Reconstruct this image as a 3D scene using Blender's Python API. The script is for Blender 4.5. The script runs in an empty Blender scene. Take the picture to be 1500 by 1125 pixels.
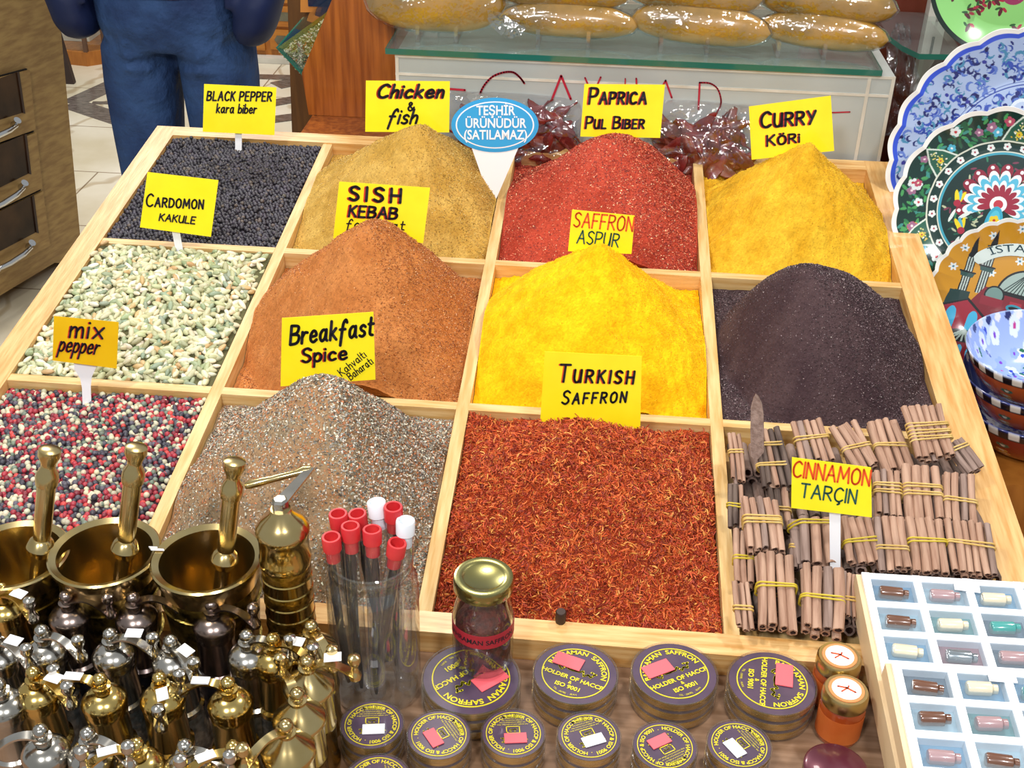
import bpy, math, random
import numpy as np
from mathutils import Vector, Matrix
random.seed(7); RNG = np.random.default_rng(11)
D = bpy.data; SC = bpy.context.scene; COL = SC.collection

# ------------------------------------------------------------------ camera
CAM = np.array([0.119935, -0.738199, 0.680684])
PITCH, YAW, ROLL, FPX = 0.548098, -0.0807543, 0.0208094, 1772.873
TILT, ROWH = 0.1117297, 0.2673335
_f = np.array([math.sin(YAW)*math.cos(PITCH), math.cos(YAW)*math.cos(PITCH), -math.sin(PITCH)])
_r0 = np.array([math.cos(YAW), -math.sin(YAW), 0.0]); _u0 = np.cross(_r0, _f)
_r = math.cos(ROLL)*_r0 + math.sin(ROLL)*_u0
_u = -math.sin(ROLL)*_r0 + math.cos(ROLL)*_u0
cd = D.cameras.new('camera'); cam = D.objects.new('camera', cd); COL.objects.link(cam)
cam.matrix_world = Matrix(((_r[0], _u[0], -_f[0], CAM[0]), (_r[1], _u[1], -_f[1], CAM[1]),
                           (_r[2], _u[2], -_f[2], CAM[2]), (0, 0, 0, 1)))
cd.sensor_fit = 'HORIZONTAL'; cd.sensor_width = 36.0; cd.lens = FPX/1500*36
cd.shift_x = 14/1500; cd.shift_y = -10.5/1500; cd.clip_start = .01
SC.camera = cam

# ------------------------------------------------------------------ light and exposure
W = D.worlds.new('world'); SC.world = W; W.use_nodes = True
W.node_tree.nodes['Background'].inputs[0].default_value = (.93, .97, 1.0, 1)
W.node_tree.nodes['Background'].inputs[1].default_value = .6
def lamp(loc, target, power, size, color):
    l = D.lights.new('ceiling_or_fill_lamp', 'AREA'); l.shape = 'DISK'; l.size = size; l.energy = power; l.color = color
    o = D.objects.new('ceiling_or_fill_lamp', l); COL.objects.link(o); o.location = loc
    o.rotation_euler = (Vector(target)-Vector(loc)).to_track_quat('-Z', 'Y').to_euler(); return o
lamp((-.8, -.15, 1.7), (-.05, .35, 0), 22, .16, (1, .97, .92))
lamp((.95, .6, 1.7), (.1, .4, 0), 20, .16, (1, .96, .9))
lamp((-.35, -1.35, 1.45), (.0, .3, 0), 24, .22, (.98, .98, 1))  # fill added on the camera side to brighten the upright cards, not a ceiling fitting
lamp((.55, -1.2, 1.55), (.2, .3, 0), 20, .22, (.98, .98, 1))  # second added front fill for the cards and heap fronts
lamp((-.2, 1.35, 2.0), (0, .9, 0), 12, .3, (1, .95, .88))
lamp((-1.3, 3.0, 2.1), (-1.3, 3.1, -.8), 90, .5, (1, .97, .93))
SC.cycles.transparent_max_bounces = 48
SC.view_settings.view_transform = 'Standard'; SC.view_settings.look = 'None'
SC.view_settings.gamma = 1; SC.view_settings.use_curve_mapping = False
SC.view_settings.exposure = -.45

# ------------------------------------------------------------------ geometry of the picture
def ray(px, py):
    d = _f + _r*(px-736)/FPX - _u*(py-552)/FPX
    return d/np.linalg.norm(d)
def onz(px, py, z): d = ray(px, py); return CAM + d*(z-CAM[2])/d[2]
def ony(px, py, y): d = ray(px, py); return CAM + d*(y-CAM[1])/d[1]
def onpl(px, py, p, n): d = ray(px, py); return CAM + d*((p-CAM)@n)/(d@n)
CT, ST = math.cos(TILT), math.sin(TILT)
TN = np.array([0, -ST, CT])
def tw(u, v, h=0.0): return np.array([u, v*CT-h*ST, v*ST+h*CT])
def ontray(px, py, h=0.0):
    p = onpl(px, py, TN*h, TN); return np.array([p[0], p[1]*CT+p[2]*ST, h])
def unit(a): a = np.asarray(a, float); return a/np.linalg.norm(a)

# ------------------------------------------------------------------ colour and materials
def S(h, k=1.0):
    h = h.lstrip('#'); c = [int(h[i:i+2], 16)/255 for i in (0, 2, 4)]
    return tuple(k*(x/12.92 if x <= .04045 else ((x+.055)/1.055)**2.4) for x in c)
def mat(name, c, rough=.5, metal=0.0, c2=None, nscale=30, bump=0.0, bscale=60, coat=0.0, spec=.5, stretch=None, detail=4, attr=False, wave=None, lo=.35, hi=.65):
    m = D.materials.new(name); m.use_nodes = True; nt = m.node_tree; N = nt.nodes; L = nt.links
    b = N['Principled BSDF']; b.inputs['Roughness'].default_value = rough; b.inputs['Metallic'].default_value = metal
    b.inputs['Coat Weight'].default_value = coat; b.inputs['Coat Roughness'].default_value = .08
    b.inputs['Specular IOR Level'].default_value = spec
    if isinstance(c, str): c = S(c)
    b.inputs['Base Color'].default_value = (*c, 1)
    tc = N.new('ShaderNodeTexCoord'); mp = N.new('ShaderNodeMapping'); L.new(tc.outputs['Object'], mp.inputs[0])
    if stretch: mp.inputs['Scale'].default_value = stretch
    if attr:
        a = N.new('ShaderNodeAttribute'); a.attribute_name = 'Col'; L.new(a.outputs['Color'], b.inputs['Base Color'])
    elif c2 is not None:
        if isinstance(c2, str): c2 = S(c2)
        nz = N.new('ShaderNodeTexNoise'); nz.inputs['Scale'].default_value = nscale; nz.inputs['Detail'].default_value = detail
        L.new(mp.outputs[0], nz.inputs['Vector'])
        rp = N.new('ShaderNodeValToRGB'); rp.color_ramp.elements[0].position = lo; rp.color_ramp.elements[1].position = hi
        rp.color_ramp.elements[0].color = (*c, 1); rp.color_ramp.elements[1].color = (*c2, 1)
        L.new(nz.outputs['Fac'], rp.inputs[0]); L.new(rp.outputs[0], b.inputs['Base Color'])
    if bump:
        n2 = N.new('ShaderNodeTexNoise'); n2.inputs['Scale'].default_value = bscale; n2.inputs['Detail'].default_value = 5
        L.new(mp.outputs[0], n2.inputs['Vector'])
        bp = N.new('ShaderNodeBump'); bp.inputs['Strength'].default_value = bump; bp.inputs['Distance'].default_value = .002
        L.new(n2.outputs['Fac'], bp.inputs['Height']); L.new(bp.outputs[0], b.inputs['Normal'])
    return m
def glass(name, tint=(1, 1, 1), ior=1.45, rough=.02, bump=0.0, bscale=60, body=0.0):
    """thin clear sheet: mostly see-through, mirror-like at glancing angles"""
    m = D.materials.new(name); m.use_nodes = True; nt = m.node_tree; N = nt.nodes; L = nt.links
    N.remove(N['Principled BSDF']); out = N['Material Output']
    t = N.new('ShaderNodeBsdfTransparent'); t.inputs[0].default_value = (*tint, 1)
    g = N.new('ShaderNodeBsdfGlossy'); g.inputs['Roughness'].default_value = rough
    lw = N.new('ShaderNodeLayerWeight'); lw.inputs[0].default_value = .5
    pw = N.new('ShaderNodeMath'); pw.operation = 'POWER'; pw.inputs[1].default_value = 2.6; L.new(lw.outputs['Facing'], pw.inputs[0])
    fr = N.new('ShaderNodeMath'); fr.operation = 'MULTIPLY_ADD'; fr.inputs[1].default_value = .8; fr.inputs[2].default_value = ((ior-1)/(ior+1))**2*2.2; L.new(pw.outputs[0], fr.inputs[0])
    mx = N.new('ShaderNodeMixShader'); L.new(fr.outputs[0], mx.inputs[0]); L.new(t.outputs[0], mx.inputs[1]); L.new(g.outputs[0], mx.inputs[2])
    last = mx
    if body:
        d = N.new('ShaderNodeBsdfDiffuse'); d.inputs[0].default_value = (.85, .9, .92, 1)
        m2 = N.new('ShaderNodeMixShader'); m2.inputs[0].default_value = body
        L.new(mx.outputs[0], m2.inputs[1]); L.new(d.outputs[0], m2.inputs[2]); last = m2
    if bump:
        tc = N.new('ShaderNodeTexCoord'); nz = N.new('ShaderNodeTexNoise'); nz.inputs['Scale'].default_value = bscale; nz.inputs['Detail'].default_value = 3
        L.new(tc.outputs['Object'], nz.inputs['Vector'])
        bp = N.new('ShaderNodeBump'); bp.inputs['Strength'].default_value = bump; bp.inputs['Distance'].default_value = .01
        L.new(nz.outputs['Fac'], bp.inputs['Height']); L.new(bp.outputs[0], g.inputs['Normal']); L.new(bp.outputs[0], lw.inputs['Normal'])
    L.new(last.outputs[0], out.inputs[0]); return m

# ------------------------------------------------------------------ mesh builder
class MB:
    def __init__(s): s.v = []; s.f = []; s.m = []; s.n = 0
    def add(s, V, F, mi=0):
        s.v.append(np.asarray(V, float).reshape(-1, 3)); s.f += [tuple(i+s.n for i in f) for f in F]; s.m += [mi]*len(F); s.n += len(s.v[-1]); return s
    def hexa(s, c, mi=0):                      # 8 corners: bottom 4 then top 4
        return s.add(c, [(3, 2, 1, 0), (4, 5, 6, 7), (0, 1, 5, 4), (1, 2, 6, 5), (2, 3, 7, 6), (3, 0, 4, 7)], mi)
    def box(s, lo, hi, fr=None, mi=0):
        x0, y0, z0 = lo; x1, y1, z1 = hi
        c = np.array([(x0, y0, z0), (x1, y0, z0), (x1, y1, z0), (x0, y1, z0), (x0, y0, z1), (x1, y0, z1), (x1, y1, z1), (x0, y1, z1)], float)
        if fr is not None: c = fr[0] + c @ np.array(fr[1:4])
        return s.hexa(c, mi)
    def prism(s, poly, fr, d0, d1, mi=0):      # poly in the plane of fr axes 1,2, extruded along axis 3
        n = len(poly); o = fr[0]
        a = [o+p[0]*fr[1]+p[1]*fr[2]+d0*fr[3] for p in poly]; b = [o+p[0]*fr[1]+p[1]*fr[2]+d1*fr[3] for p in poly]
        F = [tuple(range(n-1, -1, -1)), tuple(range(n, 2*n))] + [(i, (i+1) % n, n+(i+1) % n, n+i) for i in range(n)]
        return s.add(a+b, F, mi)
    def lathe(s, prof, n=32, fr=None, mi=0, sx=1.0, sy=1.0):
        th = np.arange(n)*2*math.pi/n; V = []; F = []; k = len(prof)
        for r, z in prof: V.append(np.stack([r*np.cos(th)*sx, r*np.sin(th)*sy, np.full(n, z)], 1))
        V = np.concatenate(V)
        for i in range(k-1):
            for j in range(n): F.append((i*n+j, i*n+(j+1) % n, (i+1)*n+(j+1) % n, (i+1)*n+j))
        if prof[0][0] > 1e-6: F.append(tuple(range(n-1, -1, -1))) if s_cap(prof, 0) else None
        if prof[-1][0] > 1e-6: F.append(tuple((k-1)*n+j for j in range(n))) if s_cap(prof, -1) else None
        if fr is not None: V = fr[0] + V @ np.array(fr[1:4])
        return s.add(V, F, mi)
    def tube(s, P, r, n=8, mi=0, closed=False, flat=None):
        P = [np.asarray(p, float) for p in P]; k = len(P); rs = r if hasattr(r, '__len__') else [r]*k
        V = []; F = []; prev = None
        for i in range(k):
            if closed: t = unit(P[(i+1) % k]-P[i-1])
            else: t = unit(P[min(i+1, k-1)]-P[max(i-1, 0)])
            if prev is None:
                a = np.array([0, 0, 1.]) if abs(t[2]) < .9 else np.array([1., 0, 0]); x = unit(np.cross(a, t))
            else: x = unit(prev - t*(prev@t))
            prev = x; y = np.cross(t, x); fl = flat or (1, 1)
            for j in range(n):
                a = 2*math.pi*j/n; V.append(P[i]+rs[i]*(fl[0]*math.cos(a)*x+fl[1]*math.sin(a)*y))
        for i in range(k if closed else k-1):
            q = (i+1) % k
            for j in range(n): F.append((i*n+j, i*n+(j+1) % n, q*n+(j+1) % n, q*n+j))
        if not closed: F += [tuple(range(n-1, -1, -1)), tuple((k-1)*n+j for j in range(n))]
        return s.add(V, F, mi)
    def ball(s, c, r, n=16, k=9, mi=0, R=None):
        r = np.array(r if hasattr(r, '__len__') else (r, r, r), float)
        V = []
        for i in range(k+1):
            a = math.pi*i/k
            for j in range(n): V.append((math.sin(a)*math.cos(2*math.pi*j/n), math.sin(a)*math.sin(2*math.pi*j/n), -math.cos(a)))
        V = np.array(V)*r
        if R is not None: V = V @ np.asarray(R)
        F = [(i*n+j, i*n+(j+1) % n, (i+1)*n+(j+1) % n, (i+1)*n+j) for i in range(k) for j in range(n)]
        return s.add(V+np.asarray(c, float), F, mi)
    def build(s, name, m, parent=None, off=(0, 0, 0), smooth=True, loc=None, angle=40):
        V = np.concatenate(s.v)-np.asarray(off, float)
        me = D.meshes.new(name); me.from_pydata(V.tolist(), [], s.f)
        for x in (m if isinstance(m, (list, tuple)) else [m]): me.materials.append(x)
        me.polygons.foreach_set('material_index', s.m)
        me.polygons.foreach_set('use_smooth', [smooth]*len(s.f)); me.update()
        if smooth: me.set_sharp_from_angle(angle=math.radians(angle))
        o = D.objects.new(name, me); COL.objects.link(o)
        if parent is not None: o.parent = parent
        if loc is not None: o.location = loc
        return o
def s_cap(prof, i): return False
ID = (np.zeros(3), np.array([1., 0, 0]), np.array([0, 1., 0]), np.array([0, 0, 1.]))
TFR = (np.zeros(3), np.array([1., 0, 0]), np.array([0, CT, ST]), TN)          # the tray's own frame
def tag(o, label=None, cat=None, group=None, kind=None):
    if label: o['label'] = label
    if cat: o['category'] = cat
    if group: o['group'] = group
    if kind: o['kind'] = kind
    return o
def thing(name, label, cat, loc=(0, 0, 0), rot=(0, 0, 0), group=None):
    o = D.objects.new(name, None); COL.objects.link(o); o.location = loc; o.rotation_euler = rot; o.empty_display_size = .02
    return tag(o, label, cat, group)
def copy_tree(o, parent=None, loc=None, rot=None, label=None, group=None):
    c = o.copy(); COL.objects.link(c)
    if parent is not None: c.parent = parent
    if loc is not None: c.location = loc
    if rot is not None: c.rotation_euler = rot
    if label: c['label'] = label
    if group: c['group'] = group
    for ch in list(o.children): copy_tree(ch, c)
    return c
def npmesh(name, V, F, m, colors=None, midx=None, smooth=None):
    """mesh from numpy arrays; F is a list of (k,n) face arrays"""
    me = D.meshes.new(name); V = np.asarray(V, np.float32)
    me.vertices.add(len(V)); me.vertices.foreach_set('co', V.ravel())
    tot = np.concatenate([np.full(len(f), f.shape[1]) for f in F]); idx = np.concatenate([f.ravel() for f in F])
    me.loops.add(len(idx)); me.loops.foreach_set('vertex_index', idx.astype(np.int32))
    me.polygons.add(len(tot)); st = np.concatenate([[0], np.cumsum(tot)[:-1]])
    me.polygons.foreach_set('loop_start', st.astype(np.int32))
    for x in (m if isinstance(m, (list, tuple)) else [m]): me.materials.append(x)
    if midx is not None: me.polygons.foreach_set('material_index', midx.astype(np.int32))
    me.polygons.foreach_set('use_smooth', np.ones(len(tot), bool) if smooth is None else smooth)
    me.update(calc_edges=True); me.validate()
    if colors is not None:
        a = me.color_attributes.new('Col', 'FLOAT_COLOR', 'POINT')
        a.data.foreach_set('color', np.concatenate([colors, np.ones((len(colors), 1))], 1).astype(np.float32).ravel())
    o = D.objects.new(name, me); COL.objects.link(o); return o
_tx = {}
def text_mesh(s, size=1.0, bold=0.0):
    k = (s, bold)
    if k not in _tx:
        c = D.curves.new('writing', 'FONT'); c.body = s; c.size = 1; c.align_x = 'CENTER'; c.offset = bold; c.resolution_u = 3
        o = D.objects.new('writing', c); COL.objects.link(o); bpy.context.view_layer.update()
        me = D.meshes.new_from_object(o.evaluated_get(bpy.context.evaluated_depsgraph_get()))
        _tx[k] = (np.array([v.co[:] for v in me.vertices]), [tuple(p.vertices) for p in me.polygons])
        D.objects.remove(o); D.curves.remove(c); D.meshes.remove(me)
    v, f = _tx[k]; return v*size, f
def flat_text(mb, s, c, ex, ey, size, bold=0, mi=0, wscale=1.0):
    v, f = text_mesh(s, size, bold); mb.add([c+x*wscale*ex+y*ey for x, y, z in v], f, mi)
def arc_text(mb, s, c, ex, ey, rad, size, mid, inside=False, bold=0, mi=0, wscale=1.0):
    """text bent round a circle; mid = angle of its middle, letters upright outwards (or inwards)"""
    v, f = text_mesh(s, size, bold); out = []
    for x, y, z in v:
        if inside: a = mid + x*wscale/rad; r = rad-y
        else: a = mid - x*wscale/rad; r = rad+y
        out.append(c + r*math.cos(a)*ex + r*math.sin(a)*ey)
    mb.add(out, f, mi)

# ------------------------------------------------------------------ hand lettering
GL = {
'A': '0,0 .33,1 .66,0|.12,.38 .54,.38', 'B': '0,0 0,1|~0,1 .45,.95 .5,.76 .38,.58 .04,.53|~.04,.53 .5,.47 .58,.25 .42,.04 0,0',
'C': '~.58,.85 .36,1 .1,.82 0,.48 .1,.12 .36,0 .6,.14', 'Ç': '~.58,.85 .36,1 .1,.82 0,.48 .1,.12 .36,0 .6,.14|~.34,0 .42,-.13 .28,-.22',
'D': '0,0 0,1|~0,1 .42,.9 .6,.5 .42,.1 0,0', 'E': '0,0 0,1|0,1 .48,1|0,.52 .4,.52|0,0 .5,0', 'F': '0,0 0,1|0,1 .48,1|0,.52 .38,.52',
'H': '0,0 0,1|.54,0 .54,1|0,.5 .54,.5', 'I': '0,0 0,1', 'K': '0,0 0,1|.5,1 .03,.48|.14,.58 .54,0', 'L': '0,1 0,0 .48,0',
'M': '0,0 .08,1 .4,.25 .72,1 .8,0', 'N': '0,0 0,1 .54,0 .54,1', 'O': '~.3,1 .06,.8 0,.45 .1,.1 .32,0 .55,.15 .62,.5 .54,.85 .3,1',
'Ö': '~.3,1 .06,.8 0,.45 .1,.1 .32,0 .55,.15 .62,.5 .54,.85 .3,1|.16,1.2 .18,1.2|.42,1.2 .44,1.2',
'P': '0,0 0,1|~0,1 .44,.96 .54,.74 .4,.5 .02,.45', 'R': '0,0 0,1|~0,1 .42,.96 .52,.75 .38,.54 .02,.5|.2,.5 .56,0',
'S': '~.52,.86 .3,1 .06,.86 .1,.62 .4,.44 .5,.2 .28,0 0,.13', 'T': '0,1 .6,1|.3,1 .3,0', 'U': '~0,1 0,.35 .12,.04 .32,0 .5,.2 .54,1|.54,1 .56,0', 'Y': '0,1 .27,.5|.56,1 .16,0',
'a': '~.4,.52 .22,.6 .04,.42 .04,.14 .18,0 .36,.16 .42,.5|.42,.6 .43,.08 .52,0', 'b': '0,1 0,0|~0,.35 .2,.58 .42,.42 .38,.1 .18,0 0,.1',
'c': '~.42,.48 .24,.6 .05,.4 .05,.15 .22,0 .44,.1', 'e': '~.03,.3 .4,.34 .36,.54 .2,.6 .04,.4 .06,.12 .25,0 .46,.12',
'f': '~.45,.85 .36,1 .22,.85 .16,.5 .1,-.35|0,.5 .36,.5', 'h': '0,1 0,0|~0,.3 .15,.55 .32,.55 .38,.35 .38,0', 'i': '0,.6 0,0|0,.86 .02,.83', 'ı': '0,.6 0,0',
'k': '0,1 0,0|.35,.6 .02,.25|.1,.32 .42,0', 'l': '0,1 0,0', 'm': '0,.6 0,0|~0,.35 .12,.58 .25,.5 .27,0|~.27,.35 .4,.58 .52,.5 .54,0',
'n': '0,.6 0,0|~0,.3 .15,.57 .32,.5 .36,0', 'o': '~.2,.6 .03,.4 .04,.12 .2,0 .38,.15 .38,.45 .2,.6', 'p': '0,.6 0,-.38|~0,.35 .2,.6 .42,.42 .38,.12 .2,0 0,.1',
'r': '0,.6 0,0|~0,.3 .15,.55 .34,.55', 's': '~.36,.5 .2,.6 .04,.48 .1,.34 .3,.24 .34,.1 .18,0 0,.06', 't': '~.14,.95 .12,.4 .14,.08 .32,.02|0,.62 .34,.62',
'u': '~0,.6 0,.2 .14,0 .32,.15 .36,.6|.36,.6 .38,0', 'v': '0,.6 .18,0 .38,.6', 'x': '0,.6 .4,0|.4,.6 0,0', 'ö': '~.2,.6 .03,.4 .04,.12 .2,0 .38,.15 .38,.45 .2,.6|.08,.82 .1,.82|.3,.82 .32,.82',
'&': '~.52,.05 .1,.72 .2,.98 .34,.8 .05,.35 .12,.04 .32,.02 .55,.4', '-': '0,.4 .4,.4'}
def catmull(P, k=4):
    P = [np.array(p, float) for p in P]; out = []
    for i in range(len(P)-1):
        a, b, c, d = P[max(i-1, 0)], P[i], P[i+1], P[min(i+2, len(P)-1)]
        for t in np.arange(k)/k: out.append(.5*((2*b)+(-a+c)*t+(2*a-5*b+4*c-d)*t*t+(-a+3*b-3*c+d)*t**3))
    return out+[P[-1]]
def glyph(ch):
    S_ = []
    for st in GL[ch].split('|'):
        cv = st[0] == '~'; P = [tuple(map(float, p.split(','))) for p in st.lstrip('~').split()]
        S_.append(catmull(P) if cv else [np.array(p) for p in P])
    return S_
def ribbon(mb, P, w, mp, off, mi=0):
    """marker stroke: P in photo pixels on a known surface; mp unprojects onto that surface"""
    P = [np.array(p, float) for p in P]
    for a, b in zip(P[:-1], P[1:]):
        d = b-a; L = np.linalg.norm(d)
        if L < 1e-6: continue
        n = np.array([-d[1], d[0]])/L*w/2
        mb.add([mp(*q, off) for q in (a-n, b-n, b+n, a+n)], [(0, 1, 2, 3)], mi)
    for p in P:
        mb.add([mp(p[0]+w/2*math.cos(t), p[1]+w/2*math.sin(t), off) for t in np.arange(8)*math.pi/4], [tuple(range(8))], mi)
def write(mb, s, a, b, cap, w, mp, off=.0008, mi=0, small=1.0, slant=.12, gap=.22, shift=(0, 0)):
    """handwriting fitted between baseline points a and b"""
    pen = 0; items = []; first = True
    for ch in s:
        if ch == ' ': pen += .45; first = True; continue
        k = 1.0 if first else small; first = False
        g = glyph(ch); wd = max(p[0] for st in g for p in st); items.append((pen, k, g)); pen += wd*k+gap
    tot = pen-gap; a = np.array(a, float)+shift; b = np.array(b, float)+shift; ex = (b-a)/tot
    d = unit(b-a); up = np.array([d[1], -d[0]])*cap
    for x0, k, g in items:
        for st in g: ribbon(mb, [a+ex*(x0+p[0]*k)+up*p[1]*k+d*cap*slant*p[1]*k for p in st], w, mp, off, mi)
# ------------------------------------------------------------------ materials
M = {}
M['oak'] = mat('oak', '#c8924e', .42, c2='#e0b678', nscale=14, stretch=(14, 1.2, 14), bump=.12, bscale=40, coat=.15)
M['oak_x'] = mat('oak_cross', '#c8924e', .42, c2='#e2ba7c', nscale=14, stretch=(1.2, 14, 14), bump=.12, bscale=40, coat=.15)
M['pine'] = mat('pale_oak', '#c99c58', .5, c2='#dfbe84', nscale=14, stretch=(14, 1.2, 14), bump=.1)
M['pine_x'] = mat('pale_oak_cross', '#c99c58', .5, c2='#dfbe84', nscale=14, stretch=(1.2, 14, 14), bump=.1)
M['cherry'] = mat('red_wood', '#7d3c10', .32, c2='#a3591f', nscale=16, stretch=(9, 9, .5), bump=.06, coat=.25)
M['cabwood'] = mat('olive_ash_wood', '#8a6a3c', .5, c2='#a5864f', nscale=6, stretch=(3, 3, 14), bump=.15, bscale=20)
M['redwall'] = mat('red_brown_panel', '#5e200c', .4, c2='#722c10', nscale=5, stretch=(4, 4, .6))
M['farwood'] = mat('orange_wood', '#a3601f', .45, c2='#b9752c', nscale=8, stretch=(6, 6, 1))
M['darkwood'] = mat('dark_wood', '#2a1810', .5, c2='#3a2216', nscale=10)
M['table'] = mat('counter_top', '#7a5a40', .55, c2='#94745a', nscale=20, stretch=(1, 8, 8))
M['yellow'] = mat('yellow_card', '#fdea1e', .32, c2='#f9e216', nscale=30, coat=.35)
M['yellow2'] = mat('amber_card', '#e8b90c', .34, c2='#e2b008', nscale=30, coat=.3)
M['ink'] = mat('black_ink', '#15101c', .5); M['inkred'] = mat('red_ink', '#d2321a', .5); M['inkgreen'] = mat('green_ink', '#1d5548', .5)
M['inkorange'] = mat('orange_ink', '#e2501c', .5); M['inkblue'] = mat('blue_ink', '#20407a', .5)
M['white'] = mat('white_plastic', '#f2f2f4', .35, coat=.2); M['blue'] = mat('sky_blue_print', '#2f9fd8', .4, coat=.2)
M['brass'] = mat('brass', '#c2aa70', .2, 1.0, c2='#d2be8a', nscale=25)
M['gold'] = mat('polished_gold_brass', '#d8c07a', .17, 1.0, c2='#c8a75c', nscale=25)
M['silver'] = mat('nickel', '#aaa69c', .18, 1.0, c2='#c6c2ba', nscale=25)
M['bronze'] = mat('dark_bronze', '#857672', .24, 1.0, c2='#95857c', nscale=25)
M['engr'] = mat('engraved_brass', '#57471f', .35, 1.0, c2='#a08644', nscale=160, bump=.6, bscale=220, detail=2)
M['engr_s'] = mat('engraved_nickel', '#8a9296', .32, 1.0, c2='#c5ced2', nscale=200, bump=.6, bscale=240, detail=2)
M['engr_g'] = mat('engraved_gold', '#6d5316', .32, 1.0, c2='#c09a44', nscale=200, bump=.5, bscale=240, detail=2)
M['engr_k'] = mat('blackened_brass', '#2c2a30', .3, .85, c2='#4a4850', nscale=120, bump=.3, bscale=200)
M['glass'] = glass('clear_glass', (.97, .99, .98), 1.5); M['film'] = glass('clear_film', (.97, .97, .99), 1.6, .06, .5, 45)
M['greenglass'] = glass('green_edge_glass', (.86, .95, .92), 1.5, body=.04)
M['clear'] = glass('clear_plastic', (.98, .98, .97), 1.5, .04, body=.02)
M['gedge'] = mat('glass_edge', '#256656', .1, coat=.5)
M['chrome'] = mat('chrome', '#d0d0d0', .12, 1.0); M['black'] = mat('black_shadowed_void', '#120e0d', .7)
COLM = mat('painted_ceramic', '#ffffff', .16, attr=True, coat=.7)
GRAIN = mat('spice_grains', '#ffffff', .62, attr=True, spec=.4); CORN = mat('peppercorn_skin', '#ffffff', .42, attr=True, spec=.5)

# ------------------------------------------------------------------ setting: floor, far wall, panel
ZF = -.87
mb = MB(); mb.box((-7, -2.5, ZF-.05), (5, 8, ZF))
FL = mat('marble_tiles', '#d8ccae', .22, c2='#f0e8d4', nscale=3, bump=.02, coat=.3)
nt = FL.node_tree; b = nt.nodes['Principled BSDF']; src = b.inputs['Base Color'].links[0].from_socket
tc = nt.nodes.new('ShaderNodeTexCoord'); br = nt.nodes.new('ShaderNodeTexBrick'); nt.links.new(tc.outputs['Object'], br.inputs[0])
br.inputs['Scale'].default_value = 1; br.inputs['Brick Width'].default_value = .62; br.inputs['Row Height'].default_value = .42
br.inputs['Mortar Size'].default_value = .003; br.inputs['Mortar'].default_value = (*S('#9c8a72'), 1)
nt.links.new(src, br.inputs['Color1']); nt.links.new(src, br.inputs['Color2']); nt.links.new(br.outputs[0], b.inputs['Base Color'])
wv = nt.nodes.new('ShaderNodeTexWave'); wv.inputs['Scale'].default_value = 1.3; wv.inputs['Distortion'].default_value = 14; wv.inputs['Detail'].default_value = 4
rp = nt.nodes.new('ShaderNodeValToRGB'); rp.color_ramp.elements[0].position = .0; rp.color_ramp.elements[1].position = .06
rp.color_ramp.elements[0].color = (.62, .52, .40, 1); rp.color_ramp.elements[1].color = (1, 1, 1, 1)
nt.links.new(tc.outputs['Object'], wv.inputs[0]); nt.links.new(wv.outputs['Fac'], rp.inputs[0])
mm = nt.nodes.new('ShaderNodeMix'); mm.data_type = 'RGBA'; mm.blend_type = 'MULTIPLY'; mm.inputs[0].default_value = .7
nt.links.new(br.outputs[0], mm.inputs[6]); nt.links.new(rp.outputs[0], mm.inputs[7]); nt.links.new(mm.outputs[2], b.inputs['Base Color'])
fl = mb.build('floor', FL, smooth=False); tag(fl, 'cream veined marble tile floor with dark inlaid diamond bands', 'floor', kind='structure')
INL = mat('dark_marble', '#4e443f', .25, c2='#7d726a', nscale=16, stretch=(2, 9, 1), coat=.3)
mb = MB()
def strip(p, q, w):
    a, c = onz(*p, ZF)[:2], onz(*q, ZF)[:2]; d = unit(c-a); n = np.array([-d[1], d[0]])*w/2
    mb.prism([a-n, c-n, c+n, a+n], (np.array([0, 0, ZF]), *ID[1:]), 0, .0012+.0004*len(mb.v))
for p, q, w in (((104, 152), (200, 108), .1), ((104, 152), (262, 204), .1), ((135, 151), (262, 151), .03), ((345, 112), (520, 116), .06),
                ((404, 126), (470, 112), .09), ((398, 152), (470, 139), .07), ((398, 176), (500, 163), .07)): strip(p, q, w)
tag(mb.build('trim_1', INL, fl, smooth=False), kind='structure')
mb = MB(); mb.box((-7, 6.2, ZF), (5, 6.3, 2.2))
tag(mb.build('wall_back', mat('shop_wall', '#7a5a3a', .6, c2='#8d6a46', nscale=4), smooth=False), 'wood coloured shop wall far behind the cabinets', 'wall', kind='structure')
mb = MB(); mb.box((.42, 1.16, ZF), (1.9, 1.19, 1.3))
tag(mb.build('wall_right', M['redwall'], smooth=False), 'red-brown wooden panel behind the plates', 'wall', kind='structure')

# ------------------------------------------------------------------ counter that carries everything
Z0 = -.027                      # front table top
RH = .030                       # rail height of the tray
u0, u1, v0, v1 = -.4955, .511, -.022, .836
yb, zb = tw(0, v1, -RH)[1:]; yf, zf = tw(0, v0, -RH)[1:]
ct = thing('display_counter', 'low wooden counter carrying the brass mills and saffron boxes', 'counter', (0, 0, Z0))
mb = MB(); mb.box((-.62, -.42, Z0-.03), (.95, yf+.004, Z0)); mb.build('counter_top', M['table'], ct, (0, 0, Z0), smooth=False)
mb = MB(); X0, X1 = u0+.03, u1-.02
mb.hexa([(X0, yf+.012, ZF), (X1, yf+.012, ZF), (X1, yb-.02, ZF), (X0, yb-.02, ZF), (X0, yf+.012, zf-.004), (X1, yf+.012, zf-.004), (X1, yb-.02, zb-.006), (X0, yb-.02, zb-.006)])
tag(mb.build('sloping_stand', M['cherry'], None, (0, 0, Z0), smooth=False, loc=(0, 0, Z0)), 'red wooden stand carrying the tilted spice tray', 'stand')
mb = MB(); mb.box((-.6, -.4, ZF), (.9, -.03, Z0-.03)); mb.build('front_base', M['cherry'], ct, (0, 0, Z0), smooth=False)

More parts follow.
